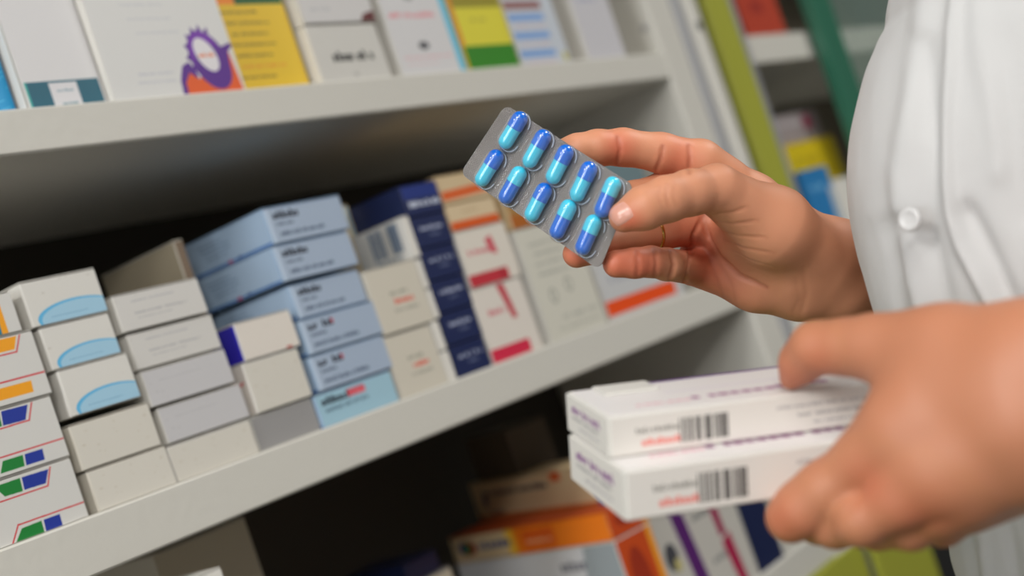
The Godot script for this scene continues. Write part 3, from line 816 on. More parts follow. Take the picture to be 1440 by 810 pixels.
func blister() -> void:
	# corners: upper left, upper right, lower right, lower left
	PK = [near(711, 147, 0.6634), near(892, 261, 0.6212), near(843, 380, 0.6315), near(647, 244, 0.6737)]
	var n: Vector3 = (PK[1] - PK[0]).cross(PK[3] - PK[0]).normalized()
	if n.dot(EYE - PK[0]) < 0.0:
		n = -n
	PK.append(n)
	var L: float = PK[0].distance_to(PK[1])
	var W: float = PK[0].distance_to(PK[3])
	var o := thing("blister_pack", "silver blister pack of blue and cyan capsules held in the hand", "blister pack")
	# foil and clear sheet: rounded outline, thin but solid
	var ring := []
	var rc := 0.0045
	for c in [[0, 0], [1, 0], [1, 1], [0, 1]]:
		for k in 7:
			var a: float = PI + PI / 2 * ([0, 1, 2, 3][[[0, 0], [1, 0], [1, 1], [0, 1]].find(c)]) + PI / 2 * k / 6.0
			ring.append(Vector2((rc / L if c[0] == 0 else 1.0 - rc / L) + cos(a) * rc / L, (rc / W if c[1] == 0 else 1.0 - rc / W) + sin(a) * rc / W))
	for sheet in [["foil_backing", -0.0003, 0.0, M.foil], ["clear_sheet", 0.0004, 0.0007, M.clear]]:
		var mb := MB.new()
		for side in [0, 1]:
			var lift: float = sheet[1 + side]
			var nn := n if side else -n
			var c := mb.vert(pack_point(0.5, 0.5, lift), nn, Vector2(0.5, 0.5))
			var first := -1
			var prev := -1
			for q in ring:
				var v := mb.vert(pack_point(q.x, q.y, lift), nn, q)
				if prev >= 0:
					mb.tri(c, prev, v)
				else:
					first = v
				prev = v
			mb.tri(c, prev, first)
			if sheet[0] == "clear_sheet":
				break
		if sheet[0] != "clear_sheet":
			for k in ring.size():
				var a: Vector2 = ring[k]
				var b: Vector2 = ring[(k + 1) % ring.size()]
				var m := pack_point((a.x + b.x) / 2, (a.y + b.y) / 2) - pack_point(0.5, 0.5)
				mb.quad(pack_point(a.x, a.y, sheet[1]), pack_point(b.x, b.y, sheet[1]), pack_point(b.x, b.y, sheet[2]), pack_point(a.x, a.y, sheet[2]), m.normalized())
		part(sheet[0], mb.mesh({"a": sheet[3]}), o)
	var tops := [[721, 183], [754, 209], [786, 231], [819, 255], [853, 277]]
	var lows := [[687, 236], [719, 260], [754, 284], [788, 308], [823, 330]]
	var blue_up := [[true, true, true, true, false], [true, false, true, false, false]]
	var place := ["first", "second", "third", "fourth", "fifth"]
	for row in 2:
		for k in 5:
			var c: Array = [tops, lows][row][k]
			var p := on_pack(c[0], c[1], 0.0043)
			var s := p.x
			# the capsule lies across the pack
			var up := (pack_point(s, 0.0) - pack_point(s, 1.0)).normalized()
			var mid := pack_point(p.x, p.y, 0.0043)
			var side := up.cross(n).normalized()
			var xf := Transform3D(Basis(side, up, n), mid)
			var d := thing("capsule", "%s capsule in the %s row of the blister, %s half uppermost" % [place[k], ["upper", "lower"][row], "dark blue" if blue_up[row][k] else "cyan"], "capsule", xf, "capsules in the blister pack")
			var body := MB.new()
			var cap := MB.new()
			lathe(body, capsule_profile(0.0042, -0.0114, 0.0032), 28, Transform3D())
			lathe(cap, capsule_profile(0.0045, 0.0114, 0.0014), 28, Transform3D())
			part("lower_half", body.mesh({"a": M.capcyan if blue_up[row][k] else M.capblue}), d)
			part("upper_half", cap.mesh({"a": M.capblue if blue_up[row][k] else M.capcyan}), d)
			# the clear bubble over it
			var bub := MB.new()
			var pts := []
			for i in 25:
				var v := -1.0 + 2.0 * i / 24.0
				for j in 21:
					var a := PI * j / 20.0
					var hl := 0.0125
					var rr := 0.0064
					var y: float = sin(v * PI / 2) * hl
					var over := maxf(0.0, absf(y) - (hl - rr)) / rr
					var r2 := rr * sqrt(maxf(0.0, 1.0 - over * over))
					pts.append(xf * Vector3(cos(a) * r2, y - 0.0006, -0.0037 + sin(a) * r2 * 1.42))
			bub.grid(pts, 25, 21)
			part("bubble", bub.mesh({"a": M.clear}), o)
			var edge := MB.new()  # rim of the bubble, also standing in for its bright outline
			var loop := []
			for j in 41:
				var a := TAU * j / 40.0
				var sy := 0.0054 if sin(a) >= 0.0 else -0.0054
				loop.append(xf * Vector3(cos(a) * 0.0061, sy + sin(a) * 0.0061 - 0.0006, -0.0031))
			var rad := []
			rad.resize(41)
			rad.fill(0.00042)
			tube(edge, loop, rad, 8)
			part("bubble_rim_glint", edge.mesh({"a": M.rim}), o)

func capsule_profile(r: float, tip: float, cut: float) -> Array:
	var out := []
	var s := signf(tip)
	out.append(Vector2(0.0002, cut))
	out.append(Vector2(r * 0.97, cut))
	out.append(Vector2(r, cut + s * 0.0003))
	for k in 9:
		var a := PI / 2 * k / 8.0
		out.append(Vector2(maxf(0.00005, r * cos(a)), tip - s * r + s * r * sin(a)))
	if s > 0:
		return out
	out.reverse()
	return out

func on_pack(px: float, py: float, lift: float) -> Vector2:
	var n: Vector3 = PK[4]
	var d := ray(px, py)
	var p: Vector3 = EYE + d * ((PK[0] + n * lift - EYE).dot(n) / d.dot(n)) - n * lift
	var st := Vector2(0.5, 0.5)
	for i in 12:
		var q := pack_point(st.x, st.y)
		var du := (pack_point(st.x + 0.01, st.y) - q) * 100.0
		var dv := (pack_point(st.x, st.y + 0.01) - q) * 100.0
		var e := p - q
		var a := du.dot(du)
		var b := du.dot(dv)
		var c := dv.dot(dv)
		var det := a * c - b * b
		st += Vector2((e.dot(du) * c - e.dot(dv) * b) / det, (e.dot(dv) * a - e.dot(du) * b) / det)
	return st


# ---------------------------------------------------------------- held cartons
func held() -> void:
	var p0 := near(853, 587, 0.500)
	var ex := (near(1200, 542, 0.525) - p0).normalized()
	var wv := near(795, 551, 0.550) - p0
	var ez := -(wv - ex * wv.dot(ex)).normalized()
	var ey := ez.cross(ex)
	var b := Basis(ex, ey, ez)
	var g := "white cartons with barcodes held in the hand"
	var h := 0.0179
	var o := carton("white barcode carton on top of the two held ones", g, 0, 0, 0.124, h, 0.058, M.hf, M.card, {"xf": Transform3D(b, p0 - ey * h + ex * 0.062), "flap": "left", "end": M.he, "top": M.ht})
	var mb := MB.new()
	bevel_box(mb, Vector3(-0.050, h, -0.056), Vector3(-0.024, h + 0.0014, -0.038), 0.0005)
	part("tuck_flap", mb.mesh({"a": M.card}), o)
	# the lower one is turned a little and stands out towards the camera
	var h2 := 0.0212
	var q0 := near(876, 662, 0.485)
	var fx := near(1149, 632, 0.505) - q0
	fx = (fx - ey * fx.dot(ey)).normalized()
	var fz := fx.cross(ey)
	q0 -= ey * ((q0 - p0).dot(ey) + h + 0.0003)
	carton("white barcode carton underneath the other held one", g, 0, 0, 0.124, h2, 0.072, M.hf, M.card, {"xf": Transform3D(Basis(fx, ey, fz), q0 - ey * h2 + fx * 0.062), "flap": "left", "end": M.he, "top": M.ht})


# ---------------------------------------------------------------- hands
class Field:
	var o: Vector3
	var h: float
	var nx: int
	var ny: int
	var nz: int
	var f: PackedFloat32Array
	func _init(lo: Vector3, hi: Vector3, h_: float) -> void:
		o = lo
		h = h_
		nx = ceili((hi.x - lo.x) / h) + 1
		ny = ceili((hi.y - lo.y) / h) + 1
		nz = ceili((hi.z - lo.z) / h) + 1
		f = blank()
	func blank() -> PackedFloat32Array:
		var a := PackedFloat32Array()
		a.resize(nx * ny * nz)
		a.fill(0.05)
		return a
	func bone(a: PackedFloat32Array, p: Vector3, q: Vector3, rp: float, rq: float, k: float) -> void:
		var m := maxf(rp, rq) + 3.0 * h + k
		var lo := ((p.min(q) - o - Vector3(m, m, m)) / h).floor()
		var hi := ((p.max(q) - o + Vector3(m, m, m)) / h).ceil()
		var i0 := clampi(int(lo.x), 0, nx - 1)
		var i1 := clampi(int(hi.x), 0, nx - 1)
		var j0 := clampi(int(lo.y), 0, ny - 1)
		var j1 := clampi(int(hi.y), 0, ny - 1)
		var k0 := clampi(int(lo.z), 0, nz - 1)
		var k1 := clampi(int(hi.z), 0, nz - 1)
		var d := q - p
		var inv := 1.0 / maxf(d.length_squared(), 1e-9)
		var dr := rq - rp
		for kk in range(k0, k1 + 1):
			for jj in range(j0, j1 + 1):
				var at_ := (kk * ny + jj) * nx
				for ii in range(i0, i1 + 1):
					var v := Vector3(o.x + ii * h - p.x, o.y + jj * h - p.y, o.z + kk * h - p.z)
					var t := clampf(v.dot(d) * inv, 0.0, 1.0)
					var s := (v - d * t).length() - rp - dr * t
					var old := a[at_ + ii]
					var e := k - absf(old - s)
					a[at_ + ii] = minf(old, s) - (e * e / (4.0 * k) if e > 0.0 else 0.0)
	func join(a: PackedFloat32Array, k: float) -> void:
		for i in f.size():
			var s := a[i]
			if s < 0.049:
				var old := f[i]
				var e := k - absf(old - s)
				f[i] = minf(old, s) - (e * e / (4.0 * k) if e > 0.0 else 0.0)
	func lower(a: PackedFloat32Array, b: PackedFloat32Array) -> void:   # a = min(a, b)
		for i in a.size():
			if b[i] < a[i]:
				a[i] = b[i]
	func val(p: Vector3) -> float:
		var g := (p - o) / h
		var i := clampi(int(g.x), 0, nx - 2)
		var j := clampi(int(g.y), 0, ny - 2)
		var k := clampi(int(g.z), 0, nz - 2)
		var u := g.x - i
		var v := g.y - j
		var w := g.z - k
		var b := (k * ny + j) * nx + i
		var c := b + nx * ny
		return lerpf(lerpf(lerpf(f[b], f[b + 1], u), lerpf(f[b + nx], f[b + nx + 1], u), v), lerpf(lerpf(f[c], f[c + 1], u), lerpf(f[c + nx], f[c + nx + 1], u), v), w)
	func grad(p: Vector3, e: float) -> Vector3:
		return Vector3(val(p + Vector3(e, 0, 0)) - val(p - Vector3(e, 0, 0)), val(p + Vector3(0, e, 0)) - val(p - Vector3(0, e, 0)), val(p + Vector3(0, 0, e)) - val(p - Vector3(0, 0, e))).normalized()
	func hit(dir: Vector3) -> Vector3:   # first surface along a ray from the camera, in camera axes (z of dir is 1)
		var z := o.z + h
		while z < o.z + (nz - 2) * h:
			var p := dir * z
			if val(p) < 0.0 and p.x > o.x and p.y > o.y and p.x < o.x + (nx - 1) * h and p.y < o.y + (ny - 1) * h:
				for i in 6:
					z += val(dir * z) * 0.8
				return dir * z
			z += h * 0.4
		return Vector3.ZERO
	func dent(pts: Array, depth: float, w: float) -> void:   # a groove along a line of surface points
		var best := {}
		for s in pts.size() - 1:
			var p: Vector3 = pts[s]
			var q: Vector3 = pts[s + 1]
			if p == Vector3.ZERO or q == Vector3.ZERO or p.distance_to(q) > 0.02:
				continue
			var m := 2.6 * w + h
			var lo := ((p.min(q) - o - Vector3(m, m, m)) / h).floor()
			var hi := ((p.max(q) - o + Vector3(m, m, m)) / h).ceil()
			var d := q - p
			var inv := 1.0 / maxf(d.length_squared(), 1e-9)
			for kk in range(maxi(0, int(lo.z)), mini(nz - 1, int(hi.z)) + 1):
				for jj in range(maxi(0, int(lo.y)), mini(ny - 1, int(hi.y)) + 1):
					for ii in range(maxi(0, int(lo.x)), mini(nx - 1, int(hi.x)) + 1):
						var v := Vector3(o.x + ii * h - p.x, o.y + jj * h - p.y, o.z + kk * h - p.z)
						var t := clampf(v.dot(d) * inv, 0.0, 1.0)
						var r2 := (v - d * t).length_squared() / (w * w)
						if r2 < 7.0:
							var i := (kk * ny + jj) * nx + ii
							# the groove fades at both ends of the line
							var along := (s + t) / (pts.size() - 1)
							var a := depth * exp(-r2) * clampf(minf(along, 1.0 - along) * 6.0 + 0.15, 0.0, 1.0)
							if a > best.get(i, 0.0):
								best[i] = a
		for i in best:
			f[i] += best[i]

func net(fd: Field, mb: MB, tint: Callable) -> void:   # surface nets; vertices go from camera axes to the world
	var id := PackedInt32Array()
	id.resize(fd.f.size())
	id.fill(-1)
	var nx := fd.nx
	var ny := fd.ny
	var sl := nx * ny
	var f := fd.f
	var offs := [0, 1, nx, nx + 1, sl, sl + 1, sl + nx, sl + nx + 1]
	var edges := [[0, 1], [2, 3], [4, 5], [6, 7], [0, 2], [1, 3], [4, 6], [5, 7], [0, 4], [1, 5], [2, 6], [3, 7]]
	var lim := fd.h * 6.0
	var cells := PackedInt32Array()
	for k in fd.nz - 1:
		for j in ny - 1:
			var b := (k * ny + j) * nx
			for i in nx - 1:
				var f0 := f[b + i]
				if f0 > lim or f0 < -lim:
					continue
				var neg := 0
				for c in 8:
					if f[b + i + offs[c]] < 0.0:
						neg += 1
				if neg == 0 or neg == 8:
					continue
				var sum := Vector3.ZERO
				var cnt := 0
				for e in edges:
					var u: int = e[0]
					var w: int = e[1]
					var fu := f[b + i + offs[u]]
					var fw := f[b + i + offs[w]]
					if (fu < 0.0) != (fw < 0.0):
						var t := fu / (fu - fw)
						var pu := Vector3(u & 1, (u >> 1) & 1, u >> 2)
						var pw := Vector3(w & 1, (w >> 1) & 1, w >> 2)
						sum += pu.lerp(pw, t)
						cnt += 1
				var p := fd.o + (Vector3(i, j, k) + sum / cnt) * fd.h
				var g := fd.grad(p, fd.h * 0.9)
				id[b + i] = mb.vert(world_of(p), RX * g.x + RY * g.y + RZ * g.z, Vector2.ZERO, tint.call(p, g))
				cells.append(b + i)
	for b in cells:
		for ax in 3:
			var st: int = [1, nx, sl][ax]
			if (f[b] < 0.0) == (f[b + st] < 0.0):
				continue
			var s1: int = [nx, sl, 1][ax]
			var s2: int = [sl, 1, nx][ax]
			if b - s1 - s2 < 0:
				continue
			var q := [id[b], id[b - s1], id[b - s1 - s2], id[b - s2]]
			if q[0] < 0 or q[1] < 0 or q[2] < 0 or q[3] < 0:
				continue
			mb.tri(q[0], q[1], q[2])
			mb.tri(q[0], q[2], q[3])

func jt(a: Array) -> Vector3:
	return cam(a[0], a[1], a[2])

func chain(fd: Field, arr: PackedFloat32Array, pts: Array, k := 0.003) -> PackedFloat32Array:   # [px, py, depth, radius in mm] ...
	for i in pts.size() - 1:
		fd.bone(arr, jt(pts[i]), jt(pts[i + 1]), pts[i][3] * 0.001 * FAR, pts[i + 1][3] * 0.001 * FAR, k * FAR)
	return arr

func hits(fd: Field, pts: Array) -> Array:
	var out := []
	for i in pts.size() - 1:
		for s in 12:
			var p: Vector2 = Vector2(pts[i][0], pts[i][1]).lerp(Vector2(pts[i + 1][0], pts[i + 1][1]), s / 12.0)
			out.append(fd.hit(Vector3((p.x - 720.0) / F, (p.y - 405.0) / F, 1.0)))
	var e: Array = pts[-1]
	out.append(fd.hit(Vector3((e[0] - 720.0) / F, (e[1] - 405.0) / F, 1.0)))
	return out

var right_field: Field

func right_hand(mb: MB) -> void:
	var fd := Field.new(cam(770, 150, 0.66) - Vector3(0, 0, 0.075 * FAR), Vector3(cam(1262, 480, 0.70).x, cam(1262, 480, 0.70).y, 0.742 * FAR), 0.001)
	right_field = fd
	# palm, thenar, hypothenar, wrist
	for c in [
		[[985, 229, 0.674, 11.0], [1060, 284, 0.684, 12.5], [1105, 322, 0.690, 14.0], [1170, 353, 0.697, 15.5], [1330, 362, 0.735, 17.0]],
		[[988, 266, 0.686, 10.5], [1080, 330, 0.693, 13.0], [1170, 378, 0.700, 17.0], [1330, 388, 0.738, 20.0]],
		[[985, 315, 0.690, 10.5], [1075, 360, 0.694, 13.0], [1170, 400, 0.698, 16.0]],
		[[978, 372, 0.690, 11.0], [1065, 396, 0.689, 14.0], [1125, 404, 0.692, 15.5], [1180, 408, 0.699, 14.0], [1330, 416, 0.735, 17.0]],
		[[1008, 268, 0.641, 11.0], [1085, 318, 0.660, 18.5], [1150, 368, 0.686, 18.0]],
		[[1040, 330, 0.676, 14.0], [1110, 375, 0.684, 17.0]],
	]:
		chain(fd, fd.f, c, 0.009)
	var fingers := fd.blank()
	var one := chain(fd, fd.blank(), [[1022, 252, 0.678, 10.5], [985, 228, 0.672, 10.6], [930, 215, 0.668, 9.6], [876, 207, 0.664, 9.0], [840, 208, 0.660, 8.6], [812, 212, 0.658, 8.0], [775, 222, 0.659, 7.0]])
	fd.lower(fingers, one)
	one = chain(fd, fd.blank(), [[1020, 285, 0.688, 10.0], [985, 264, 0.683, 9.8], [935, 268, 0.675, 9.3], [890, 281, 0.668, 9.0], [830, 300, 0.660, 8.2], [793, 316, 0.659, 7.2]])
	fd.lower(fingers, one)
	one = chain(fd, fd.blank(), [[1015, 325, 0.690, 10.0], [980, 318, 0.686, 9.6], [930, 326, 0.675, 8.8], [888, 334, 0.665, 8.6], [842, 347, 0.652, 7.8], [811, 357, 0.6495, 6.8]])
	fd.lower(fingers, one)
	one = chain(fd, fd.blank(), [[1005, 378, 0.690, 9.5], [975, 377, 0.682, 8.6], [938, 372, 0.652, 7.8], [915, 368, 0.645, 7.4], [893, 370, 0.641, 7.1], [867, 371, 0.639, 6.6]], 0.002)
	fd.lower(fingers, one)
	fd.join(fingers, 0.0035)
	one = chain(fd, fd.blank(), [[1085, 318, 0.660, 16.0], [1008, 266, 0.638, 11.2], [970, 271, 0.628, 10.3], [938, 280, 0.6215, 10.2], [905, 293, 0.6170, 9.6], [878, 305, 0.6170, 7.2]], 0.004)
	fd.join(one, 0.004)
	# creases of the palm and the finger joints
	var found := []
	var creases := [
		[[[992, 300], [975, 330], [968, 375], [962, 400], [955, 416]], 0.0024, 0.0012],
		[[[968, 203], [970, 222], [969, 244]], 0.0013, 0.0010],
		[[[932, 205], [930, 222], [922, 242]], 0.0014, 0.0009],
		[[[868, 192], [872, 210], [868, 232]], 0.0014, 0.0009],
		[[[895, 352], [897, 370], [896, 390]], 0.0012, 0.0009],
		[[[920, 347], [923, 370], [921, 392]], 0.0012, 0.0009],
		[[[943, 352], [948, 372], [942, 394]], 0.0026, 0.0012],
		[[[1003, 301], [1030, 299], [1052, 291]], 0.0005, 0.0010],
		[[[1006, 312], [1032, 315], [1066, 310]], 0.0006, 0.0010],
		[[[1012, 324], [1040, 332], [1078, 334]], 0.0005, 0.0010],
		[[[1018, 337], [1046, 349], [1088, 356]], 0.0006, 0.0010],
		[[[1030, 352], [1056, 366], [1092, 376]], 0.0004, 0.0010],
		[[[984, 300], [996, 330], [1012, 360], [1040, 388], [1078, 404]], 0.0020, 0.0013],
		[[[990, 345], [1006, 385], [1018, 420]], 0.0006, 0.0010],
		[[[1012, 372], [1030, 402], [1036, 428]], 0.0004, 0.0010],
		[[[928, 262], [926, 276], [931, 290]], 0.0003, 0.0009],
		[[[938, 259], [937, 275], [941, 291]], 0.0004, 0.0009],
		[[[949, 257], [947, 274], [951, 288]], 0.0003, 0.0009],
		[[[1128, 375], [1134, 412], [1124, 446]], 0.0004, 0.0020],
		[[[1118, 390], [1124, 420], [1114, 444]], 0.0003, 0.0016],
	]
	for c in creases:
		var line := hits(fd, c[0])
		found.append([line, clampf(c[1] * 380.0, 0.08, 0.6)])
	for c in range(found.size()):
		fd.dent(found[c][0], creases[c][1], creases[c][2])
	var crease_shade := rgb(150, 74, 54).srgb_to_linear()   # crease shade painted into the skin, over the redness of flexion lines
	var skin := rgb(206, 142, 108).srgb_to_linear()
	var palm := rgb(200, 112, 84).srgb_to_linear()
	var warm := rgb(206, 104, 76).srgb_to_linear()
	var tips := [[jt([867, 371, 0.635]), 0.012], [jt([905, 372, 0.637]), 0.012], [jt([870, 208, 0.655]), 0.010], [jt([950, 225, 0.665]), 0.012], [jt([960, 350, 0.68]), 0.024], [jt([811, 357, 0.645]), 0.010], [jt([885, 312, 0.61]), 0.008]]
	var tint := func(p: Vector3, g: Vector3) -> Color:
		var c: Color = skin.lerp(palm, 0.75 * smoothstep(-0.02, 0.015, p.y + (p.z - 0.66 * FAR)) * (1.0 - smoothstep(0.10, 0.155, p.x)))
		for t in tips:
			c = c.lerp(warm, 0.8 * exp(-p.distance_squared_to(t[0]) / (t[1] * t[1])))
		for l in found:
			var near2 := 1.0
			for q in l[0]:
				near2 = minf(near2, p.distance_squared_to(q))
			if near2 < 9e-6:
				c = c.lerp(crease_shade, l[1] * exp(-near2 / 1.4e-6))
		return c
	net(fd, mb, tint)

func left_hand(mb: MB) -> void:
	var a := cam(1040, 400, 0.44)
	var b := cam(1640, 800, 0.52)
	var fd := Field.new(Vector3(a.x, a.y, 0.405 * FAR), Vector3(b.x, b.y, 0.545 * FAR), 0.002)
	for c in [
		[[1272, 603, 0.470, 11.5], [1420, 545, 0.452, 15.0], [1560, 530, 0.442, 18.0], [1660, 540, 0.44, 20.0]],
		[[1318, 655, 0.462, 12.0], [1440, 600, 0.448, 15.5], [1560, 570, 0.440, 18.0], [1660, 570, 0.44, 20.0]],
		[[1360, 680, 0.464, 12.0], [1470, 635, 0.452, 14.5], [1570, 600, 0.445, 18.0], [1660, 600, 0.44, 20.0]],
		[[1395, 682, 0.480, 11.5], [1480, 650, 0.465, 13.5], [1580, 610, 0.455, 17.0]],
		[[1232, 488, 0.492, 10.6], [1330, 496, 0.474, 15.0], [1460, 503, 0.455, 18.0], [1600, 520, 0.448, 19.0]],
		[[1300, 560, 0.470, 13.0], [1420, 540, 0.458, 18.0]],
		[[1292, 520, 0.487, 12.5], [1290, 590, 0.476, 13.5]],
		[[1258, 628, 0.476, 11.0], [1345, 640, 0.463, 13.5]],
		[[1285, 660, 0.472, 11.0], [1360, 660, 0.463, 13.0]],
	]:
		chain(fd, fd.f, c, 0.012)
	var fingers := fd.blank()
	fd.lower(fingers, chain(fd, fd.blank(), [[1300, 592, 0.468, 11.0], [1268, 610, 0.472, 11.4], [1215, 648, 0.480, 10.6], [1160, 690, 0.489, 10.4], [1130, 714, 0.4935, 10.0], [1112, 728, 0.4975, 9.4]], 0.004))
	fd.lower(fingers, chain(fd, fd.blank(), [[1340, 645, 0.462, 11.0], [1312, 665, 0.464, 11.2], [1262, 702, 0.470, 10.4], [1212, 729, 0.478, 9.8], [1175, 735, 0.492, 9.2], [1150, 735, 0.508, 8.6]], 0.003))
	fd.lower(fingers, chain(fd, fd.blank(), [[1360, 690, 0.466, 10.5], [1322, 713, 0.472, 10.4], [1280, 735, 0.482, 9.6], [1232, 738, 0.500, 9.0], [1205, 732, 0.515, 8.4]], 0.003))
	fd.lower(fingers, chain(fd, fd.blank(), [[1395, 690, 0.480, 9.5], [1362, 712, 0.486, 9.0], [1325, 736, 0.496, 8.2], [1285, 735, 0.512, 7.6]], 0.003))
	fd.join(fingers, 0.010)
	fd.join(chain(fd, fd.blank(), [[1330, 496, 0.474, 14.0], [1232, 488, 0.492, 10.8], [1190, 488, 0.500, 10.0], [1148, 489, 0.508, 9.3], [1126, 510, 0.516, 7.6], [1112, 532, 0.522, 4.6]], 0.005), 0.006)
	for c in [[[[1212, 690], [1190, 720], [1150, 758]], 0.0012, 0.0018]]:
		fd.dent(hits(fd, c[0]), c[1], c[2])
	var skin := rgb(184, 122, 90).srgb_to_linear()
	var warm := rgb(192, 100, 72).srgb_to_linear()
	var spots := [[jt([1215, 680, 0.465]), 0.010], [jt([1105, 735, 0.49]), 0.011], [jt([1120, 528, 0.515]), 0.012], [jt([1160, 500, 0.50]), 0.008], [jt([1300, 720, 0.46]), 0.014]]
	net(fd, mb, func(p: Vector3, g: Vector3) -> Color:
		var c: Color = skin
		for t in spots:
			c = c.lerp(warm, 0.5 * exp(-p.distance_squared_to(t[0]) / (t[1] * t[1])))
		return c)

func arm(mb: MB, pts: Array) -> void:   # forearm up to the elbow and shoulder, out of sight in the sleeve
	var path := []
	var rad := []
	for i in pts.size() - 1:
		for s in 8:
			path.append(pts[i][0].lerp(pts[i + 1][0], s / 8.0))
			rad.append(lerpf(pts[i][1], pts[i + 1][1], s / 8.0))
	path.append(pts[-1][0])
	rad.append(pts[-1][1])
	var before: int = mb.part().v.size()
	tube(mb, path, rad, 24)
	var c := rgb(206, 142, 108).srgb_to_linear()
	for i in range(before, mb.part().v.size()):
		mb.part().c[i] = c

func nail(fd: Field, centre: Vector2, along: Vector2, half_l: float, half_w: float) -> Mesh:
	var pts := []
	var n := 13
	var ax := along.normalized()
	var ay := ax.orthogonal()
	for i in n:
		for j in n:
			var u := -1.0 + 2.0 * i / (n - 1)
			var v := -1.0 + 2.0 * j / (n - 1)
			var rr := sqrt(1.0 - 0.32 * v * v)
			var q := centre + ax * u * half_l * rr + ay * v * half_w * sqrt(1.0 - 0.22 * u * u)
			var p := fd.hit(Vector3((q.x - 720.0) / F, (q.y - 405.0) / F, 1.0))
			var edge := maxf(absf(u), absf(v))
			var g := fd.grad(p, 0.003)
			pts.append(world_of(p + g * (0.0006 * (1.0 - pow(edge, 6.0)) - 0.0002)))
	var mb := MB.new()
	mb.grid(pts, n, n)
	return mb.mesh({"a": M.nail})


# ---------------------------------------------------------------- coat
func near_line(p: Vector2, pts: Array) -> float:
	var best := 1e9
	for i in pts.size() - 1:
		best = minf(best, p.distance_to(Geometry2D.get_closest_point_to_segment(p, pts[i], pts[i + 1])))
	return best

func coat_mesh() -> Mesh:
	var sil := [[1330, -420], [1300, -240], [1268, -60], [1258, 0], [1255, 28], [1243, 52], [1222, 110], [1206, 180], [1199, 245], [1201, 300], [1212, 360], [1228, 420], [1247, 480], [1280, 570], [1312, 660], [1343, 768], [1358, 830], [1430, 1000], [1500, 1180], [1600, 1500]]
	var e1 := Vector3(RX.x, 0, RX.z).normalized()
	var e2 := -Vector3(RZ.x, 0, RZ.z).normalized()
	e2 = (e2 - e1 * e2.dot(e1)).normalized()
	var folds := [   # pixel lines that the folds follow, height in mm, width in pixels
		[[[1303, -60], [1302, 0], [1290, 90], [1274, 190], [1266, 240], [1268, 290]], 4.2, 16.0],
		[[[1352, -60], [1340, 40], [1334, 130], [1330, 190], [1331, 250], [1337, 300], [1350, 345], [1388, 420], [1420, 470]], 4.0, 9.0],
		[[[1275, 340], [1283, 395], [1296, 450]], 3.2, 11.0],
		[[[1372, -20], [1378, 60], [1395, 150], [1405, 240]], 1.8, 16.0],
		[[[1300, 60], [1312, 200], [1306, 320], [1330, 440]], -3.4, 15.0],
		[[[1362, 300], [1398, 370], [1432, 450]], -4.2, 14.0],
		[[[1420, 60], [1425, 160], [1440, 300]], -1.4, 22.0],
		[[[1250, 320], [1262, 400], [1270, 460]], -1.6, 12.0],
		[[[1232, 100], [1224, 200], [1228, 300]], 0.8, 18.0],
		[[[1385, 770], [1395, 840]], 2.4, 9.0],
		[[[1365, 760], [1378, 840]], -2.0, 9.0],
		[[[1420, 750], [1432, 840]], -2.4, 10.0],
	]
	var lines := []
	for f in folds:
		var l := []
		for p in f[0]:
			l.append(Vector2(p[0], p[1]))
		lines.append(l)
	var cols := 240
	var rows := 0
	var pts := []
	var warp := FastNoiseLite.new()
	warp.seed = 4
	warp.frequency = 9.0
	for i in sil.size() - 1:
		var steps := 6 if i > 1 and i < 17 else 4
		for s in steps:
			var t := float(s) / steps
			var p0: Array = sil[maxi(i - 1, 0)]
			var p1: Array = sil[i]
			var p2: Array = sil[i + 1]
			var p3: Array = sil[mini(i + 2, sil.size() - 1)]
			var q := Vector2(p1[0], p1[1]).cubic_interpolate(Vector2(p2[0], p2[1]), Vector2(p0[0], p0[1]), Vector2(p3[0], p3[1]), t)
			var front := near(q.x, q.y, 0.605)
			var centre := front + e1 * 0.125
			for c in cols:
				var u := float(c) / cols
				var th: float = TAU * u - 1.4
				if u < 0.65:          # most columns go where the camera looks
					th = lerpf(-0.5, 1.75, u / 0.65)
				else:
					th = lerpf(1.75, TAU - 0.5, (u - 0.65) / 0.35)
				var n := (-e1 * cos(th) / 0.125 + e2 * sin(th) / 0.105).normalized()
				var p := centre - e1 * cos(th) * 0.125 + e2 * sin(th) * 0.105
				var px := pix(p)
				var lift := warp.get_noise_3d(p.x, p.y * 0.5, p.z) * 0.0022
				if th > -0.3 and th < 1.8:
					for k in folds.size():
						var d: float = near_line(px, lines[k]) / folds[k][2]
						if d < 3.0:
							lift += folds[k][1] * 0.001 * exp(-d * d)
				pts.append(p + n * lift)
			rows += 1
	var mb := MB.new()
	mb.grid(pts, rows, cols, true)
	return mb.mesh({"a": M.coat})

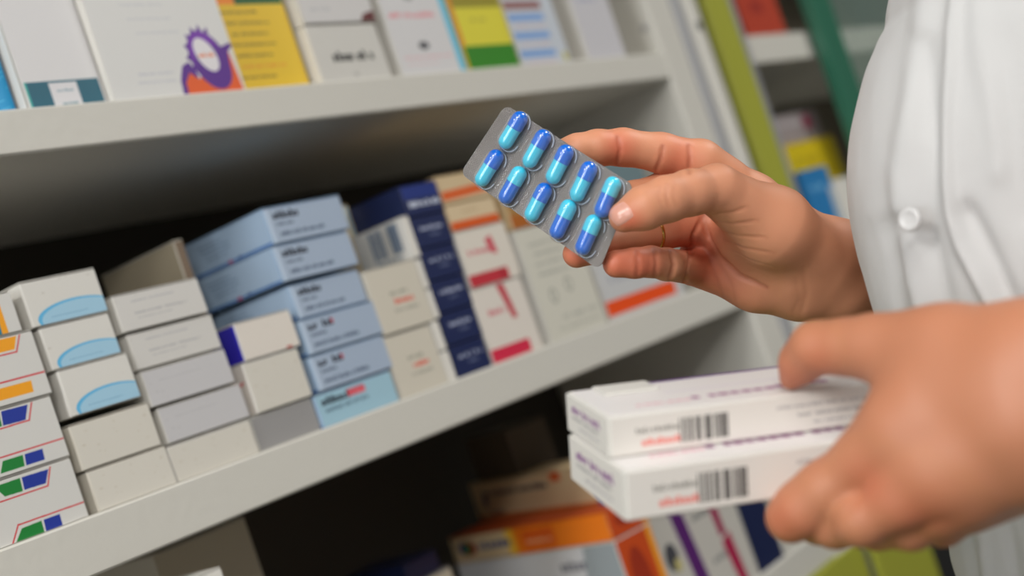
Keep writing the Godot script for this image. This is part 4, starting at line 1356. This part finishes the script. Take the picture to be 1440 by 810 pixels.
func person() -> void:
	var o := thing("person", "person in a white coat, blister pack in one hand and two cartons in the other", "person", Transform3D())
	var mb := MB.new()
	right_hand(mb)
	left_hand(mb)
	arm(mb, [[near(1252, 384, 0.717), 0.0265], [near(1400, 420, 0.76), 0.034], [near(1600, 560, 0.76), 0.042], [near(1800, -100, 0.74), 0.05]])
	arm(mb, [[near(1560, 572, 0.447), 0.026], [near(1640, 574, 0.442), 0.0335], [near(2000, 660, 0.44), 0.040], [near(2300, 700, 0.46), 0.044], [near(2100, -150, 0.52), 0.05]])
	part("body", mb.mesh({"a": M.skin}), o)
	part("thumbnail", nail(right_field, Vector2(873, 301), Vector2(-0.80, 0.55), 17.0, 15.0), o)
	var c := part("white_coat", coat_mesh(), o)
	var sl := MB.new()
	tube(sl, [near(1800, 612, 0.44), near(1810, 615, 0.44), near(2000, 660, 0.44), near(2300, 700, 0.46), near(2200, 300, 0.49), near(2080, -150, 0.54), near(1900, -260, 0.58)], [0.038, 0.046, 0.056, 0.064, 0.068, 0.074, 0.084], 32)
	part("sleeve", sl.mesh({"a": M.coat}), c)
	# the button on the placket
	for p in [[1279, 309, 0.6145]]:
		var n := (EYE - at(p[0], p[1], p[2])).normalized() * 0.8 - RX * 0.6
		n = n.normalized()
		var u := n.cross(Vector3.UP).normalized()
		var b := Basis(u, n, u.cross(n))
		var bt := MB.new()
		lathe(bt, [Vector2(0.0001, 0.0006), Vector2(0.0030, 0.0006), Vector2(0.0036, 0.0013), Vector2(0.0048, 0.0013), Vector2(0.0056, 0.0006), Vector2(0.0058, -0.0006), Vector2(0.0050, -0.0022)], 28, Transform3D(b, at(p[0], p[1], p[2])))
		part("button", bt.mesh({"a": M.button}), c)

func ring() -> void:
	# a thin gold band round the ring finger
	var a := jt([930, 326, 0.675, 0])
	var b := jt([900, 331, 0.668, 0])
	var ax := (world_of(b) - world_of(a)).normalized()
	var c := world_of(a.lerp(b, 0.42))
	var u := ax.cross(Vector3.UP).normalized()
	var w := ax.cross(u)
	var pts := []
	for k in 48:
		var an := TAU * k / 48
		var r := u * cos(an) + w * sin(an)
		for j in 8:
			var bn := TAU * j / 8
			pts.append(c + r * (0.0101 + 0.0007 * cos(bn)) + ax * 0.0011 * sin(bn))
	for j in 8:
		pts.append(pts[j])
	var mb := MB.new()
	mb.grid(pts, 49, 8, true)
	tag(part("finger_ring", mb.mesh({"a": M.gold})), "thin gold ring on the ring finger of the hand with the blister pack", "ring")


const LAMP := 6.2
const WINDOW := 3.6

func _ready() -> void:
	rng.seed = 7
	lens_setup()
	# camera
	var c := Camera3D.new()
	c.name = "camera"
	add_child(c)
	c.transform = Transform3D(Basis(RX, -RY, -RZ), EYE)
	var lens := CameraAttributesPhysical.new()
	lens.frustum_focal_length = 12.0 / (405.0 / F)
	lens.frustum_focus_distance = 0.752
	lens.exposure_aperture = lens.frustum_focal_length / 12.0
	lens.frustum_near = 0.02
	lens.frustum_far = 30.0
	c.attributes = lens
	c.fov = rad_to_deg(2.0 * atan(405.0 / F))
	c.near = 0.02
	c.far = 30.0
	# environment and exposure
	var we := WorldEnvironment.new()
	we.name = "environment"
	var env := Environment.new()
	env.background_mode = Environment.BG_COLOR
	env.background_color = Color(0.02, 0.02, 0.02)
	env.tonemap_mode = Environment.TONE_MAPPER_LINEAR
	env.tonemap_exposure = 1.0
	env.sdfgi_enabled = true
	env.ssao_enabled = true
	env.ssil_enabled = true
	we.environment = env
	add_child(we)
	materials()
	make_prints()
	M.shadefront = Print.new(128, 64, rgb(150, 148, 147), 80).smudge(6, rgb(110, 108, 108)).tex()  # grey paints in the shade from the carton jutting out above
	M.beigeblue = Print.new(64, 128, rgb(205, 188, 150), 81).rect(0.6, 0.0, 0.25, 1.0, rgb(120, 170, 200)).tex()
	# lamps
	ceiling_light(-2.3, 0.55, 1.05, "ceiling light panel over the aisle, far to the left")
	ceiling_light(-0.9, 1.5, 0.32, "ceiling light panel over the aisle above the camera")
	ceiling_light(1.5, 1.6, 0.62, "ceiling light panel over the right end of the shelves")
	ceiling_light(-2.3, 2.4, 1.0, "ceiling light panel far behind the camera")
	room()
	cabinet()
	shelf_goods()
	blister()
	held()
	person()
	ring()
